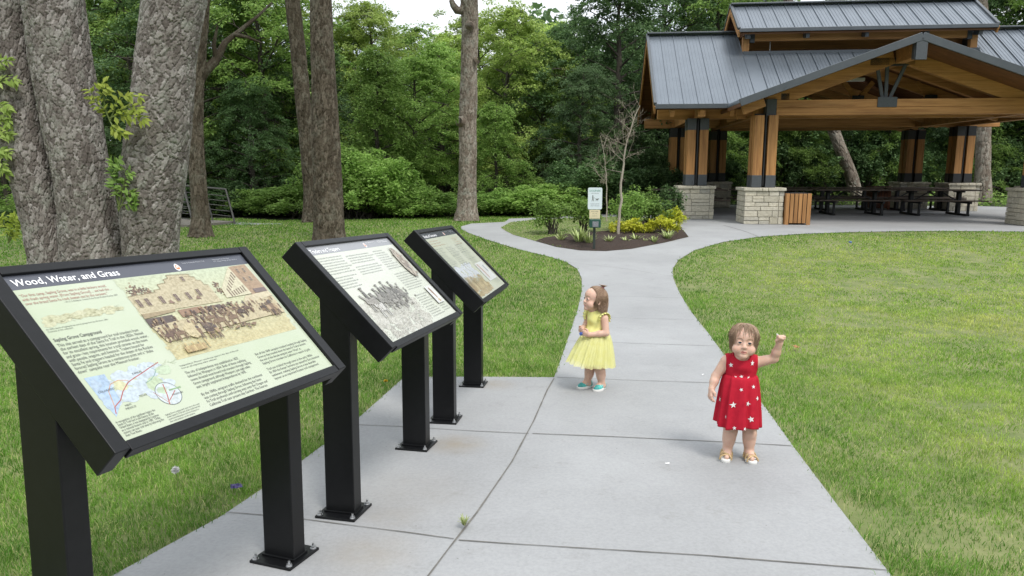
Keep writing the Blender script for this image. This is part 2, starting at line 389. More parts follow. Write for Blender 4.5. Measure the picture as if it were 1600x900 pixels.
def grass():
    rng = np.random.default_rng(11); Vs, Q, T, b = [], [], [], 0; DR = []; E_ = np.array([p for a_, b_ in zip(pathR[:-1], pathR[1:]) for p in [np.array(a_)+(np.array(b_)-np.array(a_))*t for t in np.linspace(0, 1, 7)]]+[extrap(pathR[-2], pathR[-1], t) for t in np.linspace(0, 5, 30)])
    rings = [(1.0, 4.6, 8200, .0032), (4.6, 7.5, 4600, .0044), (7.5, 11, 2000, .0070), (11, 16, 900, .011), (16, 24, 420, .017)]
    for d0, d1, dens, wd in rings:
        area = (2*d1*.95+2)*(d1-d0*.5); n = int(dens*area)
        P = np.stack([rng.uniform(-d1*.95-1, d1*.95+1, n), rng.uniform(d0*.5, d1, n)], 1)
        d = np.hypot(P[:, 0], P[:, 1]); k = (d >= d0) & (d < d1) & (np.abs(P[:, 0]) < P[:, 1]*.86+1.0)
        P = P[k]
        jit = P + rng.normal(0, .012, P.shape)*np.where(rng.random((len(P), 1)) < .12, 2.6, 1)
        keep = inpoly(P, LAWN) & ~inpoly(jit, CONC)
        isl = inpoly(P, ISL) & ~inpoly(P+rng.normal(0, .08, P.shape), MULCH)
        P = P[keep | isl]
        m = lumps(P, 2.2, 5)*.55 + lumps(P, 7, 6)*.45
        bare = lumps(P, .9, 8)*.6+lumps(P, 3.1, 9)*.4
        P2 = rng.random(len(P)) > np.clip((bare-.60)*4.5, 0, .85)*(P[:, 0] > 1.5)
        P, m = P[P2], m[P2]
        h = (.016+.034*m**1.5+.016*rng.random(len(P)))*np.where(P[:, 0] > 1.0, .85, 1.12)
        dist = np.min(np.hypot(P[:, None, 0]-E_[None, ::2, 0], P[:, None, 1]-E_[None, ::2, 1]), axis=1) if len(P) < 60000 else np.concatenate([np.min(np.hypot(c_[:, None, 0]-E_[None, ::2, 0], c_[:, None, 1]-E_[None, ::2, 1]), axis=1) for c_ in np.array_split(P, len(P)//20000+1)])
        dd = np.clip((dist-.12)/1.5, 0, 1); dd = dd*dd*(3-2*dd)*(P[:, 0] > np.interp(P[:, 1], [0, 4, 9, 17, 23], [.8, 1.3, 1.0, 3.0, 4.0])); DR.append(np.repeat(.12+.88*dd*np.clip((P[:, 0]-.5)/1, 0, 1), 5))
        h *= 1+.25*(dist < .35)*(P[:, 0] > .5)
        V, q, t = blades(P, h, wd*rng.uniform(.7, 1.3, len(P)), rng.uniform(.25, 1.1, len(P)), rng)
        Vs.append(V); Q.append(q+b); T.append(t+b); b += len(V)
    me = npmesh('grass', np.concatenate(Vs), [np.concatenate(Q), np.concatenate(T)]); at_ = me.attributes.new('dry', 'FLOAT', 'POINT'); at_.data.foreach_set('value', np.concatenate(DR).astype(np.float32))
    return me

def grassmat():
    m = bpy.data.materials.new('grass_blades'); nt, b, out = nodes(m); L = nt.links
    geo = node(nt, 'ShaderNodeNewGeometry')
    n1 = node(nt, 'ShaderNodeTexNoise', Scale=.55, Detail=5, Roughness=.65); L.new(geo.outputs['Position'], n1.inputs[0])
    n2 = node(nt, 'ShaderNodeTexNoise', Scale=4.5, Detail=4, Roughness=.65); L.new(geo.outputs['Position'], n2.inputs[0])
    dry = ramp(nt, n1.outputs[0], [(.36, (.22, .41, .05)), (.5, (.36, .54, .09)), (.64, (.53, .60, .16))])
    lush = ramp(nt, n1.outputs[0], [(.35, (.09, .26, .024)), (.65, (.18, .40, .045))])
    da = node(nt, 'ShaderNodeAttribute', attribute_name='dry')
    c = mixc(nt, da.outputs['Fac'], lush.outputs[0], dry.outputs[0])
    r2 = ramp(nt, n2.outputs[0], [(.33, (.50, .62, .48)), (.62, (1.18, 1.12, 1.05))])
    c = mixc(nt, 1.0, c, r2.outputs[0], 'MULTIPLY')
    mm = node(nt, 'ShaderNodeMath', operation='POWER'); L.new(geo.outputs['Random Per Island'], mm.inputs[0]); mm.inputs[1].default_value = 5
    c = mixc(nt, mm.outputs[0], c, (.50, .50, .22))
    hs = node(nt, 'ShaderNodeHueSaturation'); L.new(c, hs.inputs['Color'])
    mv = node(nt, 'ShaderNodeMapRange'); L.new(geo.outputs['Random Per Island'], mv.inputs[0]); mv.inputs[3].default_value = .75; mv.inputs[4].default_value = 1.2
    L.new(mv.outputs[0], hs.inputs['Value'])
    L.new(hs.outputs[0], b.inputs['Base Color']); b.inputs['Roughness'].default_value = .5; b.inputs['Specular IOR Level'].default_value = .25
    t = node(nt, 'ShaderNodeBsdfTranslucent'); L.new(hs.outputs[0], t.inputs[0])
    mx = node(nt, 'ShaderNodeMixShader'); mx.inputs[0].default_value = .45
    L.new(b.outputs[0], mx.inputs[1]); L.new(t.outputs[0], mx.inputs[2]); L.new(mx.outputs[0], out.inputs[0])
    return m
tag(link('grass', grass(), grassmat()), kind='stuff')
# ------------------------------------------------------------------ interpretive signs
black = M('black_powder_coat', (.0035, .0037, .0042), (.0055, .0058, .0066), 30, .38, bump=.25, bscale=500, dist=.0006, spec=.32)
zinc = M('zinc_bolt', (.45, .46, .47), (.6, .6, .6), 60, .35, metal=1)
def flat(name, c, rough=.35): return M(name, c, rough=rough, spec=.5)
ink = flat('ink_dark', (.095, .098, .09)); inkred = flat('ink_red', (.34, .15, .12)); inkw = flat('ink_white', (.85, .85, .86)); inkgrey = flat('ink_grey', (.42, .43, .46))
panelmat = [M('panel_print_%d' % i, c1, c2, 1.6, .22, spec=.6) for i, (c1, c2) in enumerate([((.40, .455, .32), (.48, .51, .415)), ((.50, .52, .435), (.555, .565, .51)), ((.46, .485, .375), (.52, .535, .455))])]
bandm = [flat('band_blue_grey', (.075, .08, .10), .25), flat('band_grey', (.27, .275, .29), .25), flat('band_dark_grey', (.07, .075, .085), .25)]
orange = flat('emblem_orange', (.62, .20, .08)); 

def vcol_mat():
    m = bpy.data.materials.new('printed_picture'); nt, b, out = nodes(m); L = nt.links
    a = node(nt, 'ShaderNodeVertexColor', layer_name='ink'); tc = node(nt, 'ShaderNodeTexCoord')
    n = node(nt, 'ShaderNodeTexNoise', Scale=90, Detail=4); L.new(tc.outputs['Object'], n.inputs[0])
    r = ramp(nt, n.outputs[0], [(.3, (.58, .57, .55)), (.6, (.78, .78, .78))])
    L.new(mixc(nt, 1.0, a.outputs[0], r.outputs[0], 'MULTIPLY'), b.inputs['Base Color']); b.inputs['Roughness'].default_value = .28
    return m
printm = vcol_mat()

class Pic:
    """flat printed shapes, each with its own ink, stacked a hair apart"""
    def __init__(s): s.v = []; s.f = []; s.c = []; s.lay = 0
    def poly(s, pts, col, jitter=0):
        s.lay += 1; z = .0004 + .0000035*s.lay
        b = len(s.v); s.v += [(x, y, z) for x, y in pts]; s.f.append(list(range(b, b+len(pts)))); s.c.append(col)
    def rect(s, x0, y0, x1, y1, col): s.poly([(x0, y0), (x1, y0), (x1, y1), (x0, y1)], col)
    def line(s, pts, wd, col):
        for (x0, y0), (x1, y1) in zip(pts[:-1], pts[1:]):
            d = math.hypot(x1-x0, y1-y0) or 1e-6; nx, ny = -(y1-y0)/d*wd/2, (x1-x0)/d*wd/2
            s.poly([(x0+nx, y0+ny), (x0-nx, y0-ny), (x1-nx, y1-ny), (x1+nx, y1+ny)], col)
    def blob(s, x, y, rx, ry, col, n=10, rough=.25, rng=random):
        s.poly([(x+rx*math.cos(2*math.pi*i/n)*(1+rough*(rng.random()-.5)*2), y+ry*math.sin(2*math.pi*i/n)*(1+rough*(rng.random()-.5)*2)) for i in range(n)], col)
    def hatch(s, x0, y0, x1, y1, n, wd, cols, length, rng, ang=None, keep=None):
        for _ in range(n):
            x, y = rng.uniform(x0, x1), rng.uniform(y0, y1)
            if keep and not keep(x, y): continue
            a = rng.uniform(0, math.pi) if ang is None else ang + rng.gauss(0, .25); l = length*rng.uniform(.4, 1.3)
            s.line([(x, y), (x+l*math.cos(a), y+l*math.sin(a))], wd*rng.uniform(.6, 1.4), rng.choice(cols))
    def build(s, name, parent, Mx):
        me = bpy.data.meshes.new(name); me.from_pydata([tuple(Mx @ Vector(p)) for p in s.v], [], s.f)
        ca = me.color_attributes.new('ink', 'FLOAT_COLOR', 'CORNER'); D = []
        for f, c in zip(s.f, s.c): D += [(*c, 1)]*len(f)
        ca.data.foreach_set('color', np.array(D, np.float32).ravel())
        return link(name, me, printm, parent)

class Txt:
    """lettering gathered into one mesh"""
    def __init__(s, z=.0014): s.v = []; s.f = []; s.z = z
    def add(s, text, x, y, size, width=None, align='LEFT', bold=0, squeeze=1.0, maxw=None):
        cu = bpy.data.curves.new('t', 'FONT'); cu.body = text; cu.size = size; cu.resolution_u = 2; cu.align_x = align; cu.offset = bold*size
        ob = bpy.data.objects.new('t', cu); COL.objects.link(ob)
        dg = bpy.context.evaluated_depsgraph_get(); me = bpy.data.meshes.new_from_object(ob.evaluated_get(dg))
        xs = [v.co.x for v in me.vertices]; k = squeeze
        if maxw and xs and max(xs)-min(xs) > 0: k = min(squeeze, maxw/(max(xs)-min(xs))) if width is None else k
        if width and xs: k = width/(max(xs)-min(xs))
        b = len(s.v); s.v += [(x+v.co.x*k, y+v.co.y, s.z) for v in me.vertices]; s.f += [[i+b for i in p.vertices] for p in me.polygons]
        bpy.data.objects.remove(ob); bpy.data.curves.remove(cu); bpy.data.meshes.remove(me)
    def lines(s, L, x, y, size, lead, width, ragged=True):
        n = max(len(t) for t in L)
        for i, t in enumerate(L): s.add(t, x, y-i*lead, size, width=width*(len(t)/n)**.9 if len(t) < n*.99 else width)
    def build(s, name, mat, parent, Mx):
        me = bpy.data.meshes.new(name); me.from_pydata([tuple(Mx @ Vector(p)) for p in s.v], [], s.f)
        return link(name, me, mat, parent)

SW, SL, SD, AW, BH = 1.095, .68, .104, .05, .835      # sign width, slope length, arm depth, arm width, height of lower edge
ST = R(45.1)
PM = Matrix(((1, 0, 0, 0), (0, math.cos(ST), -math.sin(ST), 0), (0, math.sin(ST), math.cos(ST), BH), (0, 0, 0, 1)))   # panel frame -> sign frame
U0, V0, PWD, PHT = AW+.003, .028, SW-2*AW-.006, .622   # printed face
FACE = PM @ Matrix.Translation((U0, V0, -.012))
def make_sign(i, x, y, yaw, label):
    rt = empty('interpretive_sign', label=label, cat='sign', group='interpretive signs along the walk')
    c, s_ = math.cos(TILT), math.sin(TILT)
    rt.location = (x, y*c - EYE*s_, EYE - EYE*c - y*s_)
    rt.rotation_euler = (Matrix.Rotation(-TILT, 3, 'X') @ Matrix.Rotation(math.pi/2-yaw, 3, 'Z')).to_euler()
    for u0 in (0, SW-AW):                                            # side arms: long boxes standing across the slope
        mb = MB(); mb.box((u0+AW/2, SL/2, -SD/2), (AW, SL, SD)); mb.build('side_arm', black, rt, bevel=.003, M=PM)
    mb = MB()
    mb.box((SW/2, V0/2-.003, -.018), (SW-2*AW-.004, V0+.006, .03))       # lower rail
    mb.box((SW/2, V0/2-.006, -.040), (SW-2*AW-.008, V0-.002, .012))
    mb.box((SW/2, SL-.016, -.014), (SW-2*AW-.004, .030, .028))            # top rail
    mb.build('frame_rail', black, rt, bevel=.002, M=PM)
    mb = MB(); mb.box((SW/2, SL/2, -.035), (SW-2*AW-.004, SL-.06, .014)); mb.build('backing', black, rt, M=PM)
    mb = MB(); mb.box((SW/2, V0+PHT/2, -.0165), (PWD, PHT, .009)); face = mb.build('panel', panelmat[i], rt, M=PM)
    for u in (.002, .990):                                         # posts with bolted base plates
        mb = MB(); ux = u+.04
        # the post top is cut to the slope under the arm
        yb0, yb1 = .215, .365
        def under(yy): return BH - SD*math.cos(ST) + (yy - SD*math.sin(ST))*math.tan(ST) - .001
        mb.add([(u, yb0, 0.012), (u+.08, yb0, .012), (u+.08, yb1, .012), (u, yb1, .012), (u, yb0, under(yb0)+.03), (u+.08, yb0, under(yb0)+.03), (u+.08, yb1, under(yb1)+.03), (u, yb1, under(yb1)+.03)],
               [(0, 3, 2, 1), (4, 5, 6, 7), (0, 1, 5, 4), (1, 2, 6, 5), (2, 3, 7, 6), (3, 0, 4, 7)])
        po = mb.build('post', black, rt, bevel=.004)
        mb = MB(); mb.box((ux, .29, .006), (.2, .205, .012)); mb.box((ux, .29, .0165), (.094, .164, .009)); bp = mb.build('base_plate', black, po, bevel=.002)
        for a in (-.082, .082):
            for b in (-.085, .085):
                mb = MB(); mb.cyl((ux+a, .29+b, .012), .014, .003, 12); mb.cyl((ux+a, .29+b, .015), .0105, .009, 6); mb.cyl((ux+a, .29+b, .024), .005, .012, 8)
                mb.build('anchor_bolt', zinc, po)
    # band across the top, emblem
    mb = MB(); mb.poly([(0, PHT*.911, .0003), (PWD, PHT*.911, .0003), (PWD, PHT, .0003), (0, PHT, .0003)]); mb.build('title_band', bandm[i], rt, M=FACE)
    ex, ey = PWD*.635, PHT*.948
    def tri(k, z): return [(ex+k*.0125*math.cos(a)*(1-.28*math.sin(a)), ey-.002+k*.017*math.sin(a), z) for a in [2*math.pi*j/20 for j in range(20)]]
    mb = MB(); mb.cur = 0; mb.poly(tri(1, .0008)); mb.cur = 1; mb.poly(tri(.72, .0011)); mb.cur = 0
    mb.poly([(ex-.006, ey-.004, .0014), (ex+.006, ey-.004, .0014), (ex+.0045, ey-.0005, .0014), (ex-.0045, ey-.0005, .0014)])
    mb.poly([(ex-.0045, ey+.0005, .0014), (ex+.0045, ey+.0005, .0014), (ex+.003, ey+.005, .0014), (ex-.003, ey+.005, .0014)])
    mb.build('emblem', [inkw, orange], rt, M=FACE)
    return rt

def X(u): return u*PWD
def Y(v): return v*PHT
sepia = [(.16, .10, .07), (.24, .16, .10), (.11, .075, .06), (.33, .23, .14)]

def town_picture(P, rng):
    """a crowded frontier street in sepia: stepped-gable inn, brick block, wagons, riders"""
    x0, x1, y0, y1 = X(.339), X(.985), Y(.335), Y(.905)
    N = 24
    for i in range(N):                                                # paper tone, yellow towards the ground
        t = i/N; c = tuple(np.array((.58, .64, .46))*t + np.array((.64, .58, .33))*(1-t)); e0 = .012*rng.random(); e1 = .02*rng.random()
        P.rect(x0+e0, y0+(y1-y0)*i/N, x1-e1, y0+(y1-y0)*(i+1)/N+.0002, c)
    stone = (.58, .51, .34)
    # trees left and middle
    for cx, cy, rr, n in ((.372, .80, .026, 40), (.40, .815, .03, 60), (.43, .80, .026, 40), (.745, .78, .018, 30), (.74, .73, .02, 30)):
        for _ in range(n): P.blob(X(cx)+rng.gauss(0, rr*.45), Y(cy)+rng.gauss(0, rr*.45), .004, .003, rng.choice(sepia), 6)
    # inn with stepped gable
    st = [(.345, .655), (.345, .78), (.46, .785), (.46, .80), (.49, .80), (.49, .835), (.53, .84), (.53, .865), (.555, .87), (.555, .893), (.655, .883), (.655, .862), (.672, .858), (.672, .83), (.69, .825), (.69, .79), (.71, .785), (.71, .645)]
    P.poly([(X(a), Y(b)) for a, b in st], stone)
    P.hatch(X(.347), Y(.66), X(.70), Y(.78), 420, .0007, [(.40, .31, .17), (.47, .37, .21), (.62, .54, .34)], .006, rng, 0)
    P.hatch(X(.55), Y(.79), X(.67), Y(.88), 120, .0007, [(.40, .31, .17), (.47, .37, .21)], .006, rng, 0)
    P.line([(X(a), Y(b)) for a, b in st[1:-1]], .0016, (.30, .22, .12))
    def win(a, b, w=.016, h=.052):
        P.rect(X(a)-.001, Y(b)-.001, X(a+w)+.001, Y(b+h)+.001, (.70, .62, .42)); P.rect(X(a), Y(b), X(a+w), Y(b+h), (.17, .12, .10))
        P.line([(X(a+w/2), Y(b)), (X(a+w/2), Y(b+h))], .0008, (.55, .46, .30)); P.line([(X(a), Y(b+h/2)), (X(a+w), Y(b+h/2))], .0008, (.55, .46, .30))
    for a in (.36, .395, .455, .52, .575, .63): win(a, .70 if a < .6 else .712)
    win(.607, .835, .014, .034)
    for a in (.46, .585): P.poly([(X(a+.02), Y(.695)), (X(a+.045), Y(.69)), (X(a+.035), Y(.72))], (.30, .20, .15))
    # porch and awnings
    P.poly([(X(.342), Y(.62)), (X(.48), Y(.635)), (X(.485), Y(.655)), (X(.345), Y(.655))], (.38, .30, .18))
    P.rect(X(.342), Y(.56), X(.455), Y(.617), (.12, .09, .08)); P.poly([(X(.49), Y(.585)), (X(.60), Y(.60)), (X(.60), Y(.64)), (X(.49), Y(.64))], (.36, .23, .15))
    P.rect(X(.60), Y(.59), X(.69), Y(.63), (.15, .11, .10)); P.line([(X(.342), Y(.655)), (X(.72), Y(.65))], .002, (.70, .62, .40))
    for k in range(22): P.line([(X(.49+.0045*k), Y(.59)), (X(.49+.0045*k), Y(.635))], .0006, (.22, .14, .09))
    # long white block and brick block on the right
    P.poly([(X(.745), Y(.665)), (X(.755), Y(.74)), (X(.873), Y(.90)), (X(.885), Y(.665))], (.66, .62, .44))
    for r_ in range(2):
        for k in range(7):
            a = .775+.0145*k; top = .72+.0205*k - r_*.072+.01
            if r_ == 1: top = .70+.006*k
            P.poly([(X(a), Y(top-.035-.002*k)), (X(a+.007), Y(top-.033-.002*k)), (X(a+.007), Y(top+.006)), (X(a), Y(top))], (.22, .16, .11))
    P.poly([(X(.873), Y(.90)), (X(.972), Y(.905)), (X(.982), Y(.66)), (X(.885), Y(.64))], (.44, .31, .20))
    P.hatch(X(.885), Y(.67), X(.965), Y(.895), 300, .0006, [(.35, .23, .15), (.52, .38, .25)], .005, rng, 0)
    for a in (.90, .935): 
        for b in (.84, .765): win(a, b, .012, .036)
    P.rect(X(.905), Y(.665), X(.975), Y(.70), (.20, .15, .14))
    P.poly([(X(.80), Y(.60)), (X(.84), Y(.655)), (X(.98), Y(.665)), (X(.985), Y(.625)), (X(.90), Y(.61))], (.66, .58, .40))      # canvas awning
    # crowd: riders, horses, wagons as hundreds of small dark strokes, thick in clusters
    def figure(x, y, s, col):
        P.blob(x, y+s*.85, s*.12, s*.13, rng.choice([(.20, .14, .10), (.12, .09, .08), (.48, .36, .22)]), 7)
        P.poly([(x-s*.16, y+s*.74), (x+s*.16, y+s*.74), (x+s*.11, y+s*.38), (x-s*.11, y+s*.38)], col)
        for d in (-.1, .08): P.line([(x+d*s*.5, y+s*.42), (x+d*s*1.2, y)], s*.09, rng.choice(sepia))
    def horse(x, y, s, col, f=1):
        P.blob(x, y+s*.62, s*.42, s*.17, col, 10, .12)
        P.poly([(x+f*s*.3, y+s*.6), (x+f*s*.42, y+s*.72), (x+f*s*.6, y+s*1.02), (x+f*s*.50, y+s*1.04)], col); P.blob(x+f*s*.62, y+s*.96, s*.13, s*.07, col, 7)
        for d in (-.33, -.22, .2, .33): P.line([(x+d*s, y+s*.55), (x+d*s+rng.gauss(0, .05)*s, y+s*.28), (x+d*s+rng.gauss(0, .09)*s, y)], s*.075, col)
        P.line([(x-f*s*.4, y+s*.65), (x-f*s*.52, y+s*.35)], s*.06, col); figure(x, y+s*.7, s*.75, rng.choice(sepia))
    P.poly([(X(.345), Y(.56)), (X(.98), Y(.62)), (X(.98), Y(.48)), (X(.70), Y(.47)), (X(.36), Y(.45))], (.58, .50, .32))
    for k in range(105):
        a = rng.uniform(.35, .975); b = rng.uniform(.50, .60) if a > .48 else rng.uniform(.46, .57); figure(X(a), Y(b), rng.uniform(.02, .034), rng.choice(sepia+[(.45, .33, .2), (.56, .48, .32)]))
    for k in range(90): P.blob(X(rng.gauss(.70, .06)), Y(rng.gauss(.58, .025)), .006, .004, rng.choice(sepia), 6, .5)
    P.blob(X(.485), Y(.49), .030, .034, (.64, .55, .34), 12, .1)                # wagon cover
    for k in range(5): P.line([(X(.466+.009*k), Y(.46)), (X(.468+.009*k), Y(.535))], .0008, (.42, .32, .18))
    for a, b, s in ((.40, .455, .05), (.43, .44, .05), (.385, .44, .05), (.63, .445, .075), (.70, .46, .06), (.76, .50, .05), (.80, .52, .045), (.60, .50, .05), (.56, .455, .05)): horse(X(a), Y(b), s, rng.choice(sepia[:3]), rng.choice((1, -1)))
    for a, b, s in ((.545, .41, .075), (.56, .405, .07), (.51, .42, .06), (.91, .47, .07), (.93, .46, .085), (.89, .50, .05), (.95, .47, .06), (.585, .40, .06)): figure(X(a), Y(b), s, rng.choice(sepia+[(.46, .33, .20)]))
    for k in range(26): P.blob(X(rng.gauss(.73, .03)), Y(rng.gauss(.445, .012)), .007, .004, rng.choice(sepia), 7, .4)
    # barrels, fence and ground strokes
    P.rect(X(.40), Y(.355), X(.49), Y(.395), (.50, .37, .19))
    for k in range(12): P.line([(X(.40+.008*k), Y(.35)), (X(.40+.008*k), Y(.398))], .0009, (.32, .21, .11))
    for k in range(4): P.rect(X(.41+.03*k), Y(.36), X(.417+.03*k), Y(.42), (.62, .50, .25))
    P.hatch(x0, Y(.345), x1-.01, Y(.46), 380, .0008, [(.52, .40, .17), (.62, .50, .22), (.42, .30, .14)], .012, rng, .05)
    P.hatch(x0+.002, Y(.44), X(.84), Y(.60), 380, .0007, sepia+[(.66, .58, .38)]*2, .007, rng)

def trail_map(P, rng):
    B = (.60, .68, .78)
    for k in range(46): P.blob(X(rng.uniform(.05, .27)), Y(rng.uniform(.15, .35)), .020, .016, tuple(np.array((.56, .64, .70)) + rng.uniform(-.02, .05)), 10)
    P.poly([(X(.02), Y(.365)), (X(.085), Y(.36)), (X(.075), Y(.20)), (X(.03), Y(.13)), (X(.022), Y(.25))], (.42, .55, .72))
    for k in range(10): P.blob(X(rng.uniform(.03, .06)), Y(rng.uniform(.17, .34)), .010, .012, (.46, .57, .70), 9)
    P.blob(X(.215), Y(.225), .03, .035, (.52, .62, .42), 12); P.blob(X(.105), Y(.28), .022, .02, (.66, .66, .42), 10); P.blob(X(.275), Y(.30), .03, .018, (.54, .64, .46), 10)
    red = (.46, .12, .10)
    P.line([(X(a), Y(b)) for a, b in ((.035, .145), (.045, .18), (.075, .205), (.10, .245), (.135, .285), (.165, .30), (.20, .315), (.24, .335), (.275, .35))], .0030, red)
    P.line([(X(a), Y(b)) for a, b in ((.045, .18), (.052, .22), (.06, .265), (.08, .30), (.11, .31), (.14, .295))], .0024, (.62, .33, .18))
    P.line([(X(a), Y(b)) for a, b in ((.23, .345), (.25, .31), (.232, .285), (.21, .265), (.185, .255))], .002, (.20, .34, .34))
    c = (X(.232), Y(.165)); r = .042
    P.blob(c[0], c[1], r, r, (.63, .70, .72), 28, 0); P.blob(c[0]-.012, c[1]+.018, .016, .014, (.52, .64, .45), 9)
    P.line([(c[0]+r*math.cos(a*.2244), c[1]+r*math.sin(a*.2244)) for a in range(29)], .0022, (.16, .18, .19))
    P.line([(c[0]-.022, c[1]-.036), (c[0]-.008, c[1]-.004), (c[0]+.004, c[1]+.036)], .0034, red); P.line([(c[0]-.014, c[1]-.024), (c[0]+.008, c[1]-.01), (c[0]+.028, c[1]+.004)], .0026, red)
    P.line([(c[0]-.045, c[1]+.018), (c[0]-.03, c[1]-.01), (c[0]-.018, c[1]-.034)], .002, (.45, .18, .14)); P.rect(c[0]+.008, c[1]+.007, c[0]+.055, c[1]+.0125, (.28, .42, .22))
    for k in range(16): P.line([(X(.25+.006*k), Y(.335)), (X(.25+.007*k+.003), Y(.335+.02*math.sin(k)))], .0008, (.40, .48, .28))

def sketch_picture(P, rng):
    for k in range(60):
        t = rng.random(); P.blob(X(.035+.26*t), Y(.705+.02*t+rng.gauss(0, .012)), .018, .008, tuple(np.array((.60, .60, .40))+rng.uniform(-.05, .06)), 9)
    P.hatch(X(.04), Y(.69), X(.295), Y(.74), 260, .0006, [(.42, .40, .24), (.50, .48, .30), (.36, .34, .22)], .007, rng, .05, lambda x, y: abs(y-Y(.705+.02*x/X(.29))) < .014)

def wagon_picture(P, rng):
    """pack train of riders in grey wash across the lower half of the panel"""
    greys = [(.16, .15, .14), (.25, .24, .22), (.35, .33, .30), (.46, .44, .40)]
    for k in range(150):
        a = rng.uniform(.0, .62); b = rng.uniform(.0, .38-.25*max(0, a-.35)); P.blob(X(a), Y(b)+.006, .03, .02, tuple(np.array((.62, .61, .54))+rng.uniform(-.06, .08)), 9)
    P.hatch(X(.0), Y(.01), X(.64), Y(.30), 900, .0012, greys[1:]+[(.72, .72, .68)], .009, rng, .5, lambda x, y: y < Y(.36-.25*max(0, x/PWD-.3)))
    for k in range(240):
        a = rng.gauss(.43, .075); b = rng.gauss(.36, .055); P.blob(X(a), Y(b), .010, .009, rng.choice(greys), 7, .4)
    def rider(x, y, s, cc):
        P.blob(x, y+s*.5, s*.36, s*.2, cc, 9, .2); P.poly([(x-s*.1, y+s*.6), (x+s*.12, y+s*.6), (x+s*.08, y+s*1.0), (x-s*.07, y+s*1.0)], rng.choice(greys)); P.blob(x, y+s*1.1, s*.09, s*.1, (.30, .28, .25), 7)
        P.blob(x, y+s*1.17, s*.16, s*.04, (.22, .21, .19), 7)
        for d in (-.28, -.16, .14, .26): P.line([(x+d*s, y+s*.42), (x+d*s*1.2, y)], s*.06, cc)
        P.poly([(x-s*.3, y+s*.5), (x-s*.55, y+s*.86), (x-s*.44, y+s*.9), (x-s*.2, y+s*.62)], cc)
    rider(X(.20), Y(.21), .13, (.72, .71, .67)); rider(X(.15), Y(.28), .13, (.40, .38, .34)); rider(X(.33), Y(.33), .10, (.22, .21, .19)); rider(X(.41), Y(.35), .10, (.28, .27, .25)); rider(X(.49), Y(.33), .10, (.18, .17, .16)); rider(X(.27), Y(.28), .11, (.30, .29, .26)); rider(X(.55), Y(.28), .09, (.24, .23, .21))
    P.hatch(X(.12), Y(.19), X(.58), Y(.44), 620, .0011, greys, .010, rng)
    P.hatch(X(.02), Y(.02), X(.55), Y(.16), 160, .0018, [(.28, .27, .26), (.40, .39, .36)], .012, rng, .4)
    # oval portrait at the right edge: brown wash with two standing figures
    P.blob(X(.905), Y(.68), .052, .115, (.50, .45, .37), 24, .03)
    for k in range(120): P.blob(X(rng.gauss(.905, .02)), Y(rng.gauss(.66, .07)), .008, .010, rng.choice([(.34, .28, .22), (.27, .22, .18), (.58, .52, .43)]), 7, .4)
    P.blob(X(.90), Y(.76), .008, .010, (.56, .42, .32), 8); P.blob(X(.91), Y(.60), .012, .03, (.22, .19, .18), 8)
    # moccasin-like artefact on a white ground
    P.rect(X(.86), Y(.15), X(.965), Y(.36), (.80, .80, .78)); P.blob(X(.905), Y(.29), .014, .032, (.34, .22, .16), 10); P.blob(X(.91), Y(.235), .010, .02, (.42, .27, .18), 9); P.blob(X(.912), Y(.18), .015, .013, (.58, .44, .28), 9)

def camp_picture(P, rng):
    for k in range(70): P.blob(X(rng.uniform(.04, .55)), Y(rng.uniform(.25, .46)), .03, .018, tuple(np.array((.66, .70, .74))+rng.uniform(-.04, .05)), 9)
    for k in range(150): P.blob(X(rng.uniform(.02, .56)), Y(abs(rng.gauss(.05, .1))+.03), .022, .012, tuple(np.array((.52, .43, .26))+rng.uniform(-.12, .12)), 9)
    for k in range(26):
        a = .06+.018*k; P.poly([(X(a-.012), Y(.10)), (X(a+.012), Y(.10)), (X(a+.003), Y(.36-.005*k+rng.uniform(-.03, .03)))], rng.choice([(.66, .58, .36), (.58, .48, .28), (.42, .32, .18)]))
    P.hatch(X(.03), Y(.04), X(.55), Y(.30), 520, .0014, [(.20, .15, .11), (.32, .24, .15), (.66, .58, .38)], .011, rng, 1.4)
    P.rect(X(.64), Y(.13), X(.94), Y(.42), (.76, .78, .76))                      # canoe and blanket samples
    P.poly([(X(.69), Y(.40)), (X(.705), Y(.30)), (X(.71), Y(.17)), (X(.735), Y(.17)), (X(.74), Y(.30)), (X(.72), Y(.40))], (.42, .20, .15)); P.line([(X(.715), Y(.38)), (X(.722), Y(.18))], .005, (.62, .46, .34))
    P.poly([(X(.83), Y(.36)), (X(.86), Y(.36)), (X(.865), Y(.25)), (X(.835), Y(.25))], (.26, .30, .33))

SIGNS = [(-1.0559, 1.8535, .3556, 'nearest black sign, panel titled Wood, Water, and Grass with a sepia town picture'),
         (-.548, 3.2582, .2332, 'middle black sign, pale panel with a grey pack train drawing across its lower half'),
         (-.1851, 4.7772, .1496, 'farthest black sign in the row, panel with a tan camp picture and narrow text columns')]
rng = random.Random(5)
sg = [make_sign(i, *a) for i, a in enumerate(SIGNS)]

